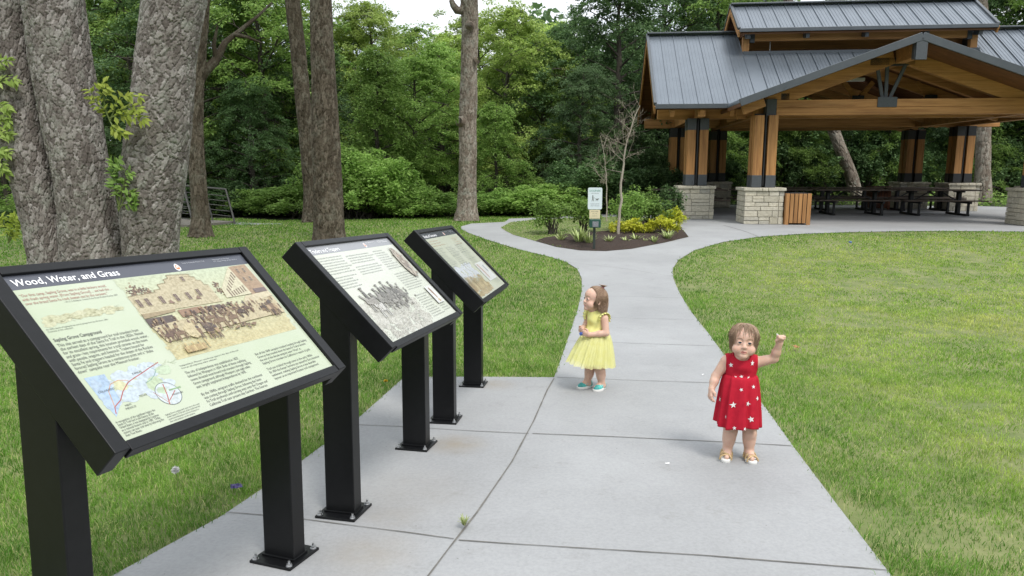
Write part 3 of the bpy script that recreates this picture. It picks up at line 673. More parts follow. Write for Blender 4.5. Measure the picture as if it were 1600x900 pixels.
# ---- first panel
P = Pic(); town_picture(P, rng); P.build('town_picture', sg[0], FACE)
P = Pic(); sketch_picture(P, rng); P.build('valley_sketch', sg[0], FACE)
P = Pic(); trail_map(P, rng); P.build('trail_map', sg[0], FACE)
t = Txt(); t.add('Wood, Water, and Grass', X(.018), Y(.932), .0365, width=X(.365), bold=.012)
t.build('title_lettering', inkw, sg[0], FACE)
t = Txt()
t.add('Santa Fe National Historic Trail', X(.668), Y(.965), .0085, width=X(.112))
t.lines(['National Park Service', 'U.S. Department of the Interior'], X(.825), Y(.968), .0082, .0095, X(.13))
t.build('band_lettering', inkgrey, sg[0], FACE)
t = Txt()
t.lines(['\u201cOur first camp, Sapling Grove, was in a little hickory wood,', 'with fresh spring water. [From Sapling Grove] ... we had the ...', 'over the broad Santa Fe road, beaten out by the caravans.\u201d'], X(.012), Y(.866), .0145, .0155, X(.30))
t.build('quote_lettering', inkred, sg[0], FACE)
t = Txt()
t.add('\u2014H. C. S. Robinson, Travels in the Great Western Prairies, 1839', X(.126), Y(.80), .0080, width=X(.19))
t.lines(['An 1840s sketch of Sapling Grove and its springs from the hill above, 1846.', 'Courtesy of the collection'], X(.016), Y(.658), .0072, .0085, X(.205))
t.add('Sapling Grove Campground', X(.015), Y(.588), .0170, width=X(.155), bold=.012)
t.lines(['This site served as a campground for trail travelers from', 'the earliest days of the Santa Fe Trail in the 1820s. Noted', 'for its excellent spring, this location provided wood, water,', 'and grass\u2014key requirements for a trail caravan on the move', 'with people, wagons, and livestock. Traders bound for', 'Santa Fe and trappers headed for the slopes of the Rockies', 'favored Sapling Grove as a rendezvous point and a \u201cshake', 'down\u201d campsite near the Missouri frontier.'], X(.015), Y(.557), .0155, .0145, X(.295))
t.lines(['In recognition of the significant legacy the', 'Santa Fe Trail had in the history of the', 'United States, it was designated by Congress', 'as a national historic trail in 1987. Today,', 'visitors can tour trail sites by following the', 'Auto Tour Route.'], X(.016), Y(.098), .0110, .0095, X(.14))
t.lines(['Sapling Grove campground, inset, lay on the route', 'of the Santa Fe Trail and of the roads that led', 'west from Independence and from Westport to', 'the trail junction on the prairie.'], X(.17), Y(.055), .0080, .0085, X(.135))
t.lines(['Independence, Missouri, courthouse square in the days of the trail', 'from an old engraving, maker unknown'], X(.338), Y(.292), .0082, .0100, X(.27))
t.lines(['The city of Independence was established in 1827,', 'followed by Westport in 1834. Both of these outfitting', 'towns directed west-bound trail travelers through Sapling', 'Grove campground, although Westport, just eight miles', 'east, largely supplanted Independence by 1845.'], X(.338), Y(.240), .0148, .0150, X(.282))
t.lines(['By the 1840s, emigrant traffic destined for the northwest', 'was coming through Sapling Grove, following the Santa', 'Fe Trail southwest until turning west onto the Oregon and', 'California Trail near present-day Gardner. The Sources'], X(.336), Y(.095), .0148, .0150, X(.29))
t.lines(['But all this 1840 campsite travelers heading through Sapling', 'Grove as they traveled down the Santa Fe Trail to become', 'the end of this decade emigrant wave \u201cWest\u201d at', 'Sapling Grove travelers to California in search of gold.'], X(.667), Y(.232), .0142, .0150, X(.302))
t.lines(['Trail use trickled through town in the early 1850s.', 'By 1854 the Kansas Territory was opened for Euro-American', 'settlement, making Sapling Grove a less desirable', 'layover as an important frontier trail campground.'], X(.666), Y(.116), .0142, .0150, X(.30))
for a, b, s in (('COLORADO', .028, .268), ('KANSAS', .165, .318), ('TEXAS', .135, .19), ('NEW', .075, .165), ('MEXICO', .07, .148), ('MISSOURI', .24, .145)): t.add(a, X(b), Y(s), .0095)
t.build('text_lettering', ink, sg[0], FACE)

# ---- second panel
W2 = 'trappers and traders came early to this grove where the spring ran clear and the prairie grass stood deep beside the road to the mountains and the market towns'.split()
def greek(n, wd, seed):
    r = random.Random(seed); return [' '.join(r.choice(W2) for _ in range(wd)) for _ in range(n)]
P = Pic(); wagon_picture(P, rng); P.build('pack_train_picture', sg[1], FACE)
t = Txt(); t.add('Traders and Trappers', X(.018), Y(.928), .034, width=X(.30), bold=.012); t.build('title_lettering', inkw, sg[1], FACE)
t = Txt(); t.add('Santa Fe National Historic Trail', X(.668), Y(.965), .0085, width=X(.112)); t.lines(['National Park Service', 'U.S. Department of the Interior'], X(.825), Y(.968), .0082, .0095, X(.13)); t.build('band_lettering', inkw, sg[1], FACE)
t = Txt()
for x_, y_, n, w_, sd in ((.022, .865, 7, .275, 1), (.022, .66, 5, .235, 2), (.315, .85, 4, .315, 3), (.315, .725, 4, .30, 4), (.652, .855, 9, .205, 5), (.662, .57, 8, .30, 6), (.665, .30, 5, .19, 7), (.665, .16, 5, .19, 8), (.865, .12, 3, .11, 9)):
    t.lines(greek(n, 6 if w_ < .25 else 8, sd), X(x_), Y(y_), .0135, .0168, X(w_))
t.build('text_lettering', flat('ink_faded', (.22, .23, .22)), sg[1], FACE)

# ---- third panel
P = Pic(); camp_picture(P, rng); P.build('camp_picture', sg[2], FACE)
t = Txt(); t.add('Roads of Commerce', X(.06), Y(.928), .034, width=X(.34), bold=.014); t.build('title_lettering', inkw, sg[2], FACE)
t = Txt(); t.add('Santa Fe National Historic Trail', X(.668), Y(.965), .0085, width=X(.112)); t.lines(['National Park Service', 'U.S. Department of the Interior'], X(.825), Y(.968), .0082, .0095, X(.13)); t.build('band_lettering', inkgrey, sg[2], FACE)
t = Txt(); t.lines(greek(3, 7, 21), X(.05), Y(.862), .0135, .022, X(.36)); t.lines(greek(4, 5, 22), X(.70), Y(.85), .0135, .020, X(.22)); t.build('quote_lettering', flat('ink_tan', (.42, .27, .18)), sg[2], FACE)
t = Txt()
for x_, y_, n, w_, sd in ((.03, .745, 6, .225, 31), (.035, .565, 4, .225, 32), (.32, .735, 5, .255, 33), (.315, .60, 6, .26, 34), (.62, .74, 5, .25, 35), (.62, .62, 5, .25, 36), (.64, .50, 4, .25, 37), (.80, .22, 6, .14, 38)):
    t.lines(greek(n, 5, sd), X(x_), Y(y_), .0135, .0185, X(w_))
t.build('text_lettering', flat('ink_faded_two', (.20, .21, .20)), sg[2], FACE)
# ------------------------------------------------------------------ picnic pavilion (local frame: x along the front, y into the depth, z = 0 at the floor)
FZ = -.04
def woodmat(name, c1, c2, c3, axis=0):
    m = bpy.data.materials.new(name); nt, b, out = nodes(m); L = nt.links
    tc = node(nt, 'ShaderNodeTexCoord'); st = [14, 14, 14]; st[axis] = .7
    mp = node(nt, 'ShaderNodeMapping', Scale=tuple(st)); L.new(tc.outputs['Object'], mp.inputs[0])
    n = node(nt, 'ShaderNodeTexNoise', Scale=1.6, Detail=6, Roughness=.62, Distortion=.4); L.new(mp.outputs[0], n.inputs[0])
    r = ramp(nt, n.outputs[0], [(.28, c1), (.5, c2), (.74, c3)])
    st2 = [2.2, 2.2, 2.2]; st2[axis] = .25
    mp2 = node(nt, 'ShaderNodeMapping', Scale=tuple(st2)); L.new(tc.outputs['Object'], mp2.inputs[0])
    n2 = node(nt, 'ShaderNodeTexNoise', Scale=2, Detail=4); L.new(mp2.outputs[0], n2.inputs[0])
    r2 = ramp(nt, n2.outputs[0], [(.3, (.72, .70, .68)), (.65, (1.08, 1.05, 1.0))])
    L.new(mixc(nt, 1.0, r.outputs[0], r2.outputs[0], 'MULTIPLY'), b.inputs['Base Color']); b.inputs['Roughness'].default_value = .55; b.inputs['Specular IOR Level'].default_value = .3
    bp = node(nt, 'ShaderNodeBump', Strength=.2, Distance=.004); L.new(n.outputs[0], bp.inputs['Height']); L.new(bp.outputs[0], b.inputs['Normal'])
    return m
woodx = woodmat('timber_along', (.30, .14, .05), (.46, .235, .085), (.56, .31, .125), 0)
woodz = woodmat('timber_upright', (.28, .13, .05), (.45, .23, .085), (.54, .30, .125), 2)
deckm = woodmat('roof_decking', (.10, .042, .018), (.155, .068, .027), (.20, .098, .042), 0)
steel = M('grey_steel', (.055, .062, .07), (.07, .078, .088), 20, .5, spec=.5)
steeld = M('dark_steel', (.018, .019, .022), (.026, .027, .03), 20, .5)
roofm = M('blue_grey_roof_metal', (.135, .157, .182), (.16, .185, .212), 1.5, .33, metal=.4, bump=.06, bscale=3, dist=.02, spec=.6)
trimm = M('roof_trim', (.075, .085, .095), (.09, .10, .11), 4, .4, metal=.3)

def stonemat():
    m = bpy.data.materials.new('limestone'); nt, b, out = nodes(m); L = nt.links
    geo = node(nt, 'ShaderNodeNewGeometry'); tc = node(nt, 'ShaderNodeTexCoord')
    r = ramp(nt, geo.outputs['Random Per Island'], [(0, (.42, .39, .31)), (.45, (.52, .49, .41)), (.8, (.58, .54, .44)), (1, (.38, .37, .33))])
    n = node(nt, 'ShaderNodeTexNoise', Scale=14, Detail=6, Roughness=.7); L.new(tc.outputs['Object'], n.inputs[0])
    r2 = ramp(nt, n.outputs[0], [(.3, (.76, .74, .68)), (.6, (1.05, 1.04, 1.02))])
    L.new(mixc(nt, 1.0, r.outputs[0], r2.outputs[0], 'MULTIPLY'), b.inputs['Base Color']); b.inputs['Roughness'].default_value = .85
    bp = node(nt, 'ShaderNodeBump', Strength=.8, Distance=.02); L.new(n.outputs[0], bp.inputs['Height']); L.new(bp.outputs[0], b.inputs['Normal'])
    return m
stone = stonemat(); mortar = M('mortar', (.33, .31, .27), (.40, .38, .33), 30, .95, bump=.5)

pav = empty('picnic_pavilion', (PC[0], PC[1], FZ), -PA, 'open timber picnic pavilion with blue grey metal roofs, stone piers and a raised monitor roof', 'pavilion')

def pier_meshes(seed, wd=1.04, h=1.0):
    """core + coursed ashlar blocks of uneven length + split-edge cap, as three meshes"""
    r = random.Random(seed); core = MB(); core.box((0, 0, (h-.09)/2), (wd-.06, wd-.06, h-.09))
    bl = MB(); z = 0.0
    hs = [.20, .135, .17, .11, .17, .12]; r.shuffle(hs); k = (h-.09)/sum(hs)
    for hh in hs:
        hh *= k
        for side in range(4):
            rot = Matrix.Rotation(side*math.pi/2, 3, 'Z'); x = -wd/2 + (0 if (side % 2) else .0)
            end = wd/2 - .13
            x = -wd/2
            while x < end-.02:
                l = r.uniform(.2, .52)
                if end - (x+l) < .16: l = end-x
                split = r.random() < .25 and hh > .14
                for (za, zb) in ([(0, hh*.5), (hh*.5, hh)] if split else [(0, hh)]):
                    dpt = .12 + r.uniform(-.006, .012); cx = x+l/2; c = rot @ Vector((cx, -wd/2+dpt/2-(dpt-.12), 0))
                    bl.box((c.x, c.y, z+(za+zb)/2), (l-.012, dpt, zb-za-.011), M=rot.to_4x4().to_3x3())
                x += l
        z += hh
    cap = MB(); n = 4
    for side in range(4):
        rot = Matrix.Rotation(side*math.pi/2, 3, 'Z'); x = -wd/2-.045
        w_ = wd+.09-.2; cuts = sorted(r.uniform(.25, .75) for _ in range(2)) if side % 2 == 0 else [r.uniform(.4, .6)]
        ed = [0]+cuts+[1]
        for a, b in zip(ed[:-1], ed[1:]):
            if b-a < .08: continue
            c = rot @ Vector((x+w_*(a+b)/2, -wd/2-.045+.1, 0)); cap.box((c.x, c.y, h-.045), (w_*(b-a)-.008, .2+r.uniform(-.01, .015), .085), M=rot)
    cap.box((0, 0, h-.046), (wd-.30, wd-.30, .084))
    return core, bl, cap
_pm = []
for sd in range(4):
    c, b, k = pier_meshes(sd+3)
    _pm.append((c, b, k))
PIERS = [(-3.5, -.02), (-5.05, 1.85), (3.82, -.02), (5.05, 1.85), (-4.98, 7.1), (-3.3, 8.5), (4.0, 8.5), (5.05, 7.0)]
def roofz(v, u=None): return 3.30 + FZ*0 + .688*(min(v, 8.94-v)-.75) + .04
for i, (u, v) in enumerate(PIERS):
    core, bl, cap = _pm[i % 4]
    T = Matrix.Translation((u, v, 0))
    p = core.build('stone_pier', mortar, pav, M=T); bl.build('stone_facing', stone, p, bevel=.008, M=T, segs=1); cap.build('pier_cap', stone, p, bevel=.012, M=T, segs=2)
    ztop = 2.96 if v < 1 or v > 8 else 3.02
    col = MB()
    for a in (-.185, .185):
        for b in (-.185, .185): col.box((u+a, v+b, 1.0+.32/2+(ztop-1.0)/2-.16+0.0), (.25, .25, ztop-1.0-.02))
    c = col.build('timber_column', woodz, pav, bevel=.008); c['label'] = 'cluster of four timber posts'
    sh = MB()
    for a in (-.185, .185):
        for b in (-.185, .185):
            sh.box((u+a, v+b, 1.0+.17), (.266, .266, .33))
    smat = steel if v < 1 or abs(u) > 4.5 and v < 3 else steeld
    sh.build('steel_shoe', smat, c, bevel=.004)
    if v > .5:
        sh = MB()
        for a in (-.185, .185):
            for b in (-.185, .185): sh.box((u+a, v+b, ztop-.19), (.262, .262, .34))
        sh.build('steel_cap', smat, c, bevel=.004)
    kn = MB(); kn.box((u, v, (1.0+ztop)/2+.05), (.03, .52, ztop-1.0)); kn.box((u, v, (1.0+ztop)/2+.05), (.52, .03, ztop-1.0)); kn.build('steel_knife_plate', steeld, c)

def piece(name, p, q, w_, h_, mat, par=pav, bevel=.01):
    mb = MB(); mb.bar(p, q, w_, h_); return mb.build(name, mat, par, bevel=bevel)
# front tie beam (two stacked timbers) and the same at the back
for v in (-.02, 8.5):
    piece('tie_beam', (-3.22, v, 3.055), (3.48 if v < 1 else 3.8, v, 3.055), .26, .20, woodx); piece('tie_beam', (-3.22, v+.003, 3.26), (3.48 if v < 1 else 3.8, v+.003, 3.26), .262, .206, woodx)
for u, v in ((-3.36, -.02), (3.62, -.02)):
    mb = MB(); mb.box((u-.0, v-.145, 3.16), (.25, .03, .46)); mb.box((u, v-.0, 3.16), (.29, .25, .44)); mb.build('beam_connector', steel, pav, bevel=.006)
# eave beams along the main block, side beams, projecting-bay beams
for v in (1.85, 7.05):
    for a, b in ((-6.25, -3.62), (3.62, 6.25)): piece('eave_beam', (a, v, 3.16), (b, v, 3.16), .24, .34, woodx)
    piece('eave_beam', (-3.55, v, 3.15), (3.55, v, 3.15), .22, .32, woodx)
for u in (-5.05, 5.05): piece('side_beam', (u, .95, 3.16), (u, 8.0, 3.16), .22, .30, woodx)
for u in (-3.5, 3.5): piece('bay_beam', (u, .15, 3.15), (u, 8.35, 3.15), .22, .34, woodx)
for u, v in ((-5.05, 1.56), (5.05, 1.56)):
    mb = MB(); mb.box((u, v-.01, 3.20), (.16, .03, .34)); mb.build('beam_connector', steel, pav, bevel=.005)
# main roof: two slopes; the middle third stops at the monitor opening
GP, GV, GK, GU = 4.79+.04, -1.30, .362, -.08
EV, RV, RZ, EZ, K = .75, 4.47, 5.90, 3.34, .688
def mz(v): return EZ + K*(v-EV)
def slope_sheet(mb, u0, u1, v0, v1, z0, z1, th=.05):
    """one roof plane: a slab th thick; seams are added on top"""
    mb.add([(u0, v0, z0), (u1, v0, z0), (u1, v1, z1), (u0, v1, z1), (u0, v0, z0-th), (u1, v0, z0-th), (u1, v1, z1-th), (u0, v1, z1-th)],
           [(0, 1, 2, 3), (7, 6, 5, 4), (0, 4, 5, 1), (1, 5, 6, 2), (2, 6, 7, 3), (3, 7, 4, 0)])
def seams(mb, u0, u1, v0, v1, z0, z1, pitch=.41, rib=.032, minor=3):
    n = int(round((u1-u0)/pitch)); nrm = Vector((0, -(z1-z0), (v1-v0))).normalized()
    if nrm.z < 0: nrm = -nrm
    for i in range(n+1):
        u = u0+(u1-u0)*i/n
        mb.bar(Vector((u, v0, z0))+nrm*rib/2, Vector((u, v1, z1))+nrm*rib/2, .014, rib, up=nrm)
        if i < n:
            for k in range(1, minor+1):
                uu = u+(u1-u0)/n*k/(minor+1); mb.bar(Vector((uu, v0+.002*(1 if v1 > v0 else -1), z0))+nrm*.004, Vector((uu, v1, z1))+nrm*.004, .03, .008, up=nrm)
def roof_plane(name, u0, u1, v0, v1, z0, z1, soffit=True):
    mb = MB(); slope_sheet(mb, u0, u1, v0, v1, z0, z1); o = mb.build(name, roofm, pav)
    sm = MB(); seams(sm, u0, u1, v0, v1, z0, z1); s = sm.build('standing_seam', roofm, o)
    if soffit:
        mb = MB(); s_ = 1 if v1 > v0 else -1
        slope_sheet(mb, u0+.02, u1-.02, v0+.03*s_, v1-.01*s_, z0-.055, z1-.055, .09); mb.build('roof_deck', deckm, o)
    return o
UL, UR, MU0, MU1, SV = -6.42, 6.42, -3.52, 3.52, 3.26
for mir in (0, 1):
    f = (lambda v: v) if not mir else (lambda v: 2*RV-v)
    roof_plane('roof', UL, MU0, f(EV), f(RV-.001), EZ, mz(RV)); roof_plane('roof', MU1, UR, f(EV), f(RV-.001), EZ, mz(RV))
    # middle part: cut back along the two valleys where the front gable runs into it
    gv = lambda u: EV+(GP-GK*abs(u-GU)-EZ)/K
    pl = [(MU0+.002, gv(MU0)), (GU, gv(GU)), (MU1-.002, gv(MU1)), (MU1-.002, SV), (MU0+.002, SV)]
    P_ = [(u, f(v), mz(v)) for u, v in pl]
    mb = MB(); mb.add(P_+[(x, y, z-.05) for x, y, z in P_], [(0, 1, 4), (1, 3, 4), (1, 2, 3), (9, 6, 5), (9, 8, 6), (8, 7, 6)]+[(i, i+5, (i+1) % 5+5, (i+1) % 5) for i in range(5)])
    o = mb.build('roof', roofm, pav)
    mb = MB(); D_ = [(x, y, z-.056) for x, y, z in P_]
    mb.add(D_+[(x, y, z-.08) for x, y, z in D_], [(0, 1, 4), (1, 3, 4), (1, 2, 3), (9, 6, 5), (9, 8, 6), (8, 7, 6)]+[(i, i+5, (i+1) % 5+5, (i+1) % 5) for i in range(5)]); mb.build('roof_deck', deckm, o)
    sm = MB(); nn = Vector((0, -K*(1 if not mir else -1), 1)).normalized()
    for i in range(1, 17):
        u = MU0+(MU1-MU0)*i/17; a = gv(u)
        sm.bar(Vector((u, f(a), mz(a)))+nn*.022, Vector((u, f(SV), mz(SV)))+nn*.022, .014, .032, up=nn)
        for k in range(1, 4):
            uu = u+(MU1-MU0)/17*k/4; a = gv(uu)
            if uu < MU1-.02: sm.bar(Vector((uu, f(a), mz(a)))+nn*.004, Vector((uu, f(SV), mz(SV)))+nn*.004, .03, .008, up=nn)
    sm.build('standing_seam', roofm, o)
    # eave trim, sill flashing
    s_ = -1 if not mir else 1
    piece('eave_trim', (UL, f(EV)+s_*.03, EZ-.05), (UR, f(EV)+s_*.03, EZ-.05), .05, .13, trimm, bevel=.006)
    piece('sill_flashing', (MU0, f(SV)-s_*.02, mz(SV)+.03), (MU1, f(SV)-s_*.02, mz(SV)+.03), .06, .13, trimm, bevel=.005)
    for uu in (UL, UR):
        piece('barge_board', (uu, f(EV), EZ-.16), (uu, f(RV), mz(RV)-.16), .05, .22, woodx, bevel=.005)
        piece('rake_trim', (uu, f(EV)+s_*.05, EZ+.02), (uu, f(RV), mz(RV)+.02), .09, .09, trimm, bevel=.005)
    # rafters under the ends
    for uu in (-5.9, -5.05, -4.2, 4.2, 5.05, 5.9):
        piece('rafter', (uu, f(EV+.15), EZ-.24), (uu, f(RV), mz(RV)-.34), .13, .22, woodx)
for a, b in ((UL, MU0), (MU1, UR)): piece('ridge_cap', (a-.02, RV, mz(RV)+.05), (b+.02, RV, mz(RV)+.05), .34, .05, trimm, bevel=.01)
for uu in (UL, UR):                                                         # boarded gable triangle set back from the barge boards
    sg_ = 1 if uu < 0 else -1
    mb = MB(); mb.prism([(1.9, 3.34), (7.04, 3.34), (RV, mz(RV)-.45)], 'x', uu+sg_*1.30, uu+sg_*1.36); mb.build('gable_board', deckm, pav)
piece('ridge_beam', (UL+.1, RV, mz(RV)-.36), (UR-.1, RV, mz(RV)-.36), .2, .34, woodx)
# monitor: posts, beams, roof
MZE, MZR, MEV = 5.76, 6.78, 2.88
for mir in (0, 1):
    f = (lambda v: v) if not mir else (lambda v: 2*RV-v); s_ = -1 if not mir else 1
    for u in (-3.42, 3.38):
        piece('monitor_post', (u, f(3.44), mz(SV)-.1), (u, f(3.44), 5.62), .2, .2, woodz, bevel=.008)
    piece('monitor_beam', (-3.2, f(3.40), 5.60), (3.2, f(3.40), 5.60), .16, .26, woodx)
    for u in (-3.42, -1.65, .1, 1.85, 3.38):
        mb = MB(); mb.bar((u, f(3.34), 5.66), (u, f(2.98), 5.60), .11, .22); mb.build('steel_bracket', steel, pav, bevel=.004)
    mb = MB(); mb.box((-3.24, f(3.38), 5.58), (.14, .17, .3)); mb.build('beam_connector', steel, pav); mb = MB(); mb.box((3.22, f(3.38), 5.58), (.14, .17, .3)); mb.build('beam_connector', steel, pav)
    roof_plane('monitor_roof', -3.72, 3.78, f(MEV), f(RV-.001), MZE, MZR)
    piece('monitor_eave_trim', (-3.74, f(MEV)+s_*.03, MZE-.03), (3.8, f(MEV)+s_*.03, MZE-.03), .05, .11, trimm, bevel=.005)
    for uu in (-3.74, 3.80):
        piece('barge_board', (uu, f(MEV), MZE-.14), (uu, f(RV), MZR-.14), .05, .2, woodx, bevel=.005); piece('rake_trim', (uu, f(MEV), MZE+.02), (uu, f(RV), MZR+.02), .09, .08, trimm, bevel=.004)
piece('ridge_cap', (-3.76, RV, MZR+.045), (3.82, RV, MZR+.045), .32, .05, trimm, bevel=.01)
for uu in (-3.45, 3.45):
    sg_ = 1 if uu < 0 else -1
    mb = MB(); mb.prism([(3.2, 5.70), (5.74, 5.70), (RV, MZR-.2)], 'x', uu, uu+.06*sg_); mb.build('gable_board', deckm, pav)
    mb = MB(); mb.prism([(3.5, mz(3.4)+.02), (5.44, mz(3.4)+.02), (RV, mz(RV)+.06)], 'x', uu-.1*sg_, uu-.06*sg_); mb.build('gable_board', steel, pav)
piece('ridge_beam', (-3.6, RV, MZR-.3), (3.6, RV, MZR-.3), .18, .28, woodx)
# projecting gable over the front bay (and its twin at the back)
for mir in (0, 1):
    f = (lambda v: v) if not mir else (lambda v: 2*RV-v); s_ = -1 if not mir else 1
    vin = EV + (GP-.0-EZ)/K           # where the gable ridge dies into the main slope
    for sd in (-1, 1):
        ue = GU+sd*4.3; ze = GP-GK*4.3
        A_, B_, C_, D_ = (GU, f(GV), GP), (ue, f(GV), ze), (ue, f(.80), ze), (GU, f(vin), GP)
        vs_ = [A_, B_, C_, D_]; dn = [(x, y, z-.05) for x, y, z in vs_]
        mb = MB(); mb.add(vs_+dn, [(0, 1, 2, 3), (7, 6, 5, 4), (0, 4, 5, 1), (1, 5, 6, 2), (2, 6, 7, 3), (3, 7, 4, 0)])
        o = mb.build('gable_roof', roofm, pav)
        dk = [(x, y+(.03 if not mir else -.03)*(1 if i < 2 else 0), z-.056) for i, (x, y, z) in enumerate(vs_)]; dk[2] = (ue, f(2.2), ze-.056); dk[3] = (GU, f(4.2), GP-.056)
        mb = MB(); mb.add(dk+[(x, y, z-.10) for x, y, z in dk], [(0, 1, 2, 3), (7, 6, 5, 4), (0, 4, 5, 1), (1, 5, 6, 2), (2, 6, 7, 3), (3, 7, 4, 0)]); mb.build('roof_deck', deckm, o)
        sm = MB(); nrm = Vector((sd*GK, 0, 1)).normalized()
        for k in range(1, 8):
            t = k/8*vin
            yy = GV+(.80-GV)*k/8; top = min(vin, yy) if yy > .8 else yy
            sm.bar(Vector((GU+sd*.05, f(yy), GP-.05*GK))+nrm*.02, Vector((ue, f(yy), ze))+nrm*.02, .022, .045, up=nrm)
        sm.build('standing_seam', roofm, o)
        piece('rake_fascia', (GU+sd*.0, f(GV)+s_*.03, GP-.055), (ue+sd*.05, f(GV)+s_*.03, ze-.055-.018), .06, .19, trimm, bevel=.006)
        piece('gable_rafter', (GU+sd*.16, f(-.02), GP-.33-GK*.16), (GU+sd*3.35, f(-.02), GP-.33-GK*3.35), .2, .34, woodx)
        piece('rafter_tail', (GU+sd*3.62, f(-.75), GP-.27-GK*3.6), (GU+sd*4.16, f(-.75), GP-.27-GK*4.16), .2, .24, woodx)
        piece('gable_rafter', (GU+sd*.10, f(1.0), GP-.36), (GU+sd*4.0, f(1.0), GP-.32-GK*4.0), .16, .30, woodx)
        piece('gable_rafter', (GU+sd*.10, f(2.6), GP-.36), (GU+sd*4.0, f(2.6), GP-.32-GK*4.0), .16, .30, woodx)
    piece('ridge_beam', (GU, f(GV+.1), GP-.32), (GU, f(2.4), GP-.32), .24, .46, woodx)
    mb = MB(); mb.box((GU, f(GV)+s_*.02, GP-.36), (.27, .06, .52)); mb.box((GU, f(GV+.10), GP-.36), (.29, .16, .46)); mb.build('ridge_connector', steel, pav, bevel=.006)
    # steel fan over the tie beam
    mb = MB(); mb.box((-.35, f(-.02)+s_*.145, 3.28), (.50, .03, .26)); mb.build('fan_plate', steel, pav, bevel=.005)
    for x1, x0 in ((-.62, -.43), (-.35, -.35), (.12, -.26)):
        piece('fan_strut', (x0, f(-.02), 3.36), (x1-.02, f(-.02), 4.28), .06, .09, steel, bevel=.008)
    mb = MB(); mb.box((-.28, f(-.02), 4.34), (1.15, .2, .2)); mb.build('fan_head', steeld, pav, bevel=.006)
    mb = MB(); mb.box((-3.0, f(-.02), 3.44), (.22, .2, .2)); mb.build('truss_block', steeld, pav)
# inner truss with steel struts, seen through the gable
piece('truss_chord', (-3.4, 2.6, 3.42), (3.4, 2.6, 3.42), .2, .3, woodx)
for x in (-2.2, -.2, 1.9):
    mb = MB(); mb.box((x, 2.48, 3.55), (.34, .06, .3)); mb.build('truss_plate', steeld, pav); 
    piece('truss_strut', (x, 2.55, 3.55), (x-.42, 2.55, 4.1), .1, .14, woodx); piece('truss_strut', (x, 2.55, 3.55), (x+.42, 2.55, 4.1), .1, .14, woodx)
fx = M('lamp_housing_white', (.62, .64, .62), None, rough=.4)
for x, y, z in ((-.75, 1.4, 4.05), (-1.6, 4.3, 4.9), (1.2, 4.3, 4.9), (-2.6, 3.7, 5.12)):
    mb = MB(); mb.box((x, y, z), (.62, .16, .1)); mb.bar((x, y, z), (x, y, z+.4), .03, .03); lo = mb.build('ceiling_lamp', fx, pav, bevel=.02)

# ------------------------------------------------------------------ furniture under the roof
brown = M('dark_brown_slat', (.06, .042, .032), (.10, .073, .055), 9, .5)
ironm = M('black_iron', (.012, .012, .013), (.018, .018, .019), 20, .55)
def P3(u, v, z=0): x, y = pw(u, v); return (x, y, FZ+z)
tb = empty('picnic_table', P3(-2.2, 4.3), -PA, 'dark slatted picnic table in the front row behind the slatted bin', 'picnic table', 'picnic tables under the pavilion')
for k in range(5):
    mb = MB(); mb.box((0, -.31+.155*k, .75), (2.44, .14, .038)); mb.build('top_slat', brown, tb, bevel=.006)
for sd in (-1, 1):
    mb = MB(); mb.box((0, sd*.66-.075, .45), (2.44, .135, .036)); mb.box((0, sd*.66+.075, .45), (2.44, .135, .036)); mb.build('bench', brown, tb, bevel=.006)
for x in (-.72, .72):
    mb = MB(); mb.box((x, 0, .38), (.1, .16, .72)); mb.box((x, 0, .03), (.09, 1.35, .06)); mb.bar((x, -.78, .40), (x, .78, .40), .07, .07); mb.bar((x, 0, .70), (x, .33, .71), .06, .05); mb.bar((x, 0, .70), (x, -.33, .71), .06, .05)
    mb.box((x, -.64, .20), (.06, .07, .4)); mb.box((x, .64, .20), (.06, .07, .4)); mb.build('pedestal_leg', ironm, tb, bevel=.006)
for sd in (-1, 1):
    mb = MB(); mb.bar((sd*.72, 0, .40), (sd*.18, 0, .70), .05, .03); mb.build('brace', ironm, tb)
tb.scale = (1.04, 1.04, 1.08)
tl = [(.45, 4.3, 'dark slatted picnic table in the front row, middle one right of the bin'), (3.1, 4.3, 'dark slatted picnic table in the front row beside the right-hand stone pier'),
      (-1.6, 6.9, 'dark slatted picnic table in the rear row below the leaning trunk'), (1.05, 6.9, 'dark slatted picnic table in the rear row before the paired rear piers'), (3.7, 6.9, 'dark slatted picnic table in the rear row, rightmost'),
      (-5.0, 3.9, 'dark slatted picnic table behind the two front left stone piers'), (-4.9, 5.6, 'dark slatted picnic table at the far left between left piers')]
for u, v, lb in tl: dup(tb, P3(u, v), -PA, label=lb)
cedar = woodmat('cedar_slat', (.30, .145, .055), (.41, .215, .085), (.48, .27, .12), 2); cedard = woodmat('stained_slat', (.16, .065, .035), (.22, .09, .05), (.26, .12, .06), 2)
def bin_(loc, rz, label, wm):
    r = empty('litter_bin', loc, rz, label, 'litter bin', 'slatted litter bins at the pavilion')
    mb = MB(); mb.box((0, 0, .43), (.60, .60, .78)); mb.build('liner', ironm, r)
    for sd in range(4):
        rot = Matrix.Rotation(sd*math.pi/2, 4, 'Z')
        for k in range(6):
            mb = MB(); mb.box((-.275+.11*k, -.325, .445 if 0 < k < 5 else .425), (.092, .03, .80 if 0 < k < 5 else .85)); mb.build('slat', wm, r, bevel=.006, M=rot)
    mb = MB(); mb.box((0, 0, .845), (.64, .64, .03)); mb.box((0, 0, .862), (.36, .36, .01)); mb.build('rim', ironm, r, bevel=.008)
    return r
bx, by = pw(-2.60, -.30); bin_((bx, by, float(g(by))), -PA-.05, 'light cedar slatted litter bin beside the front stone pier', cedar)
bx, by = pw(2.55, 7.6); bin_((bx, by, FZ), -PA, 'dark red slatted litter bin at the back of the pavilion', cedard)
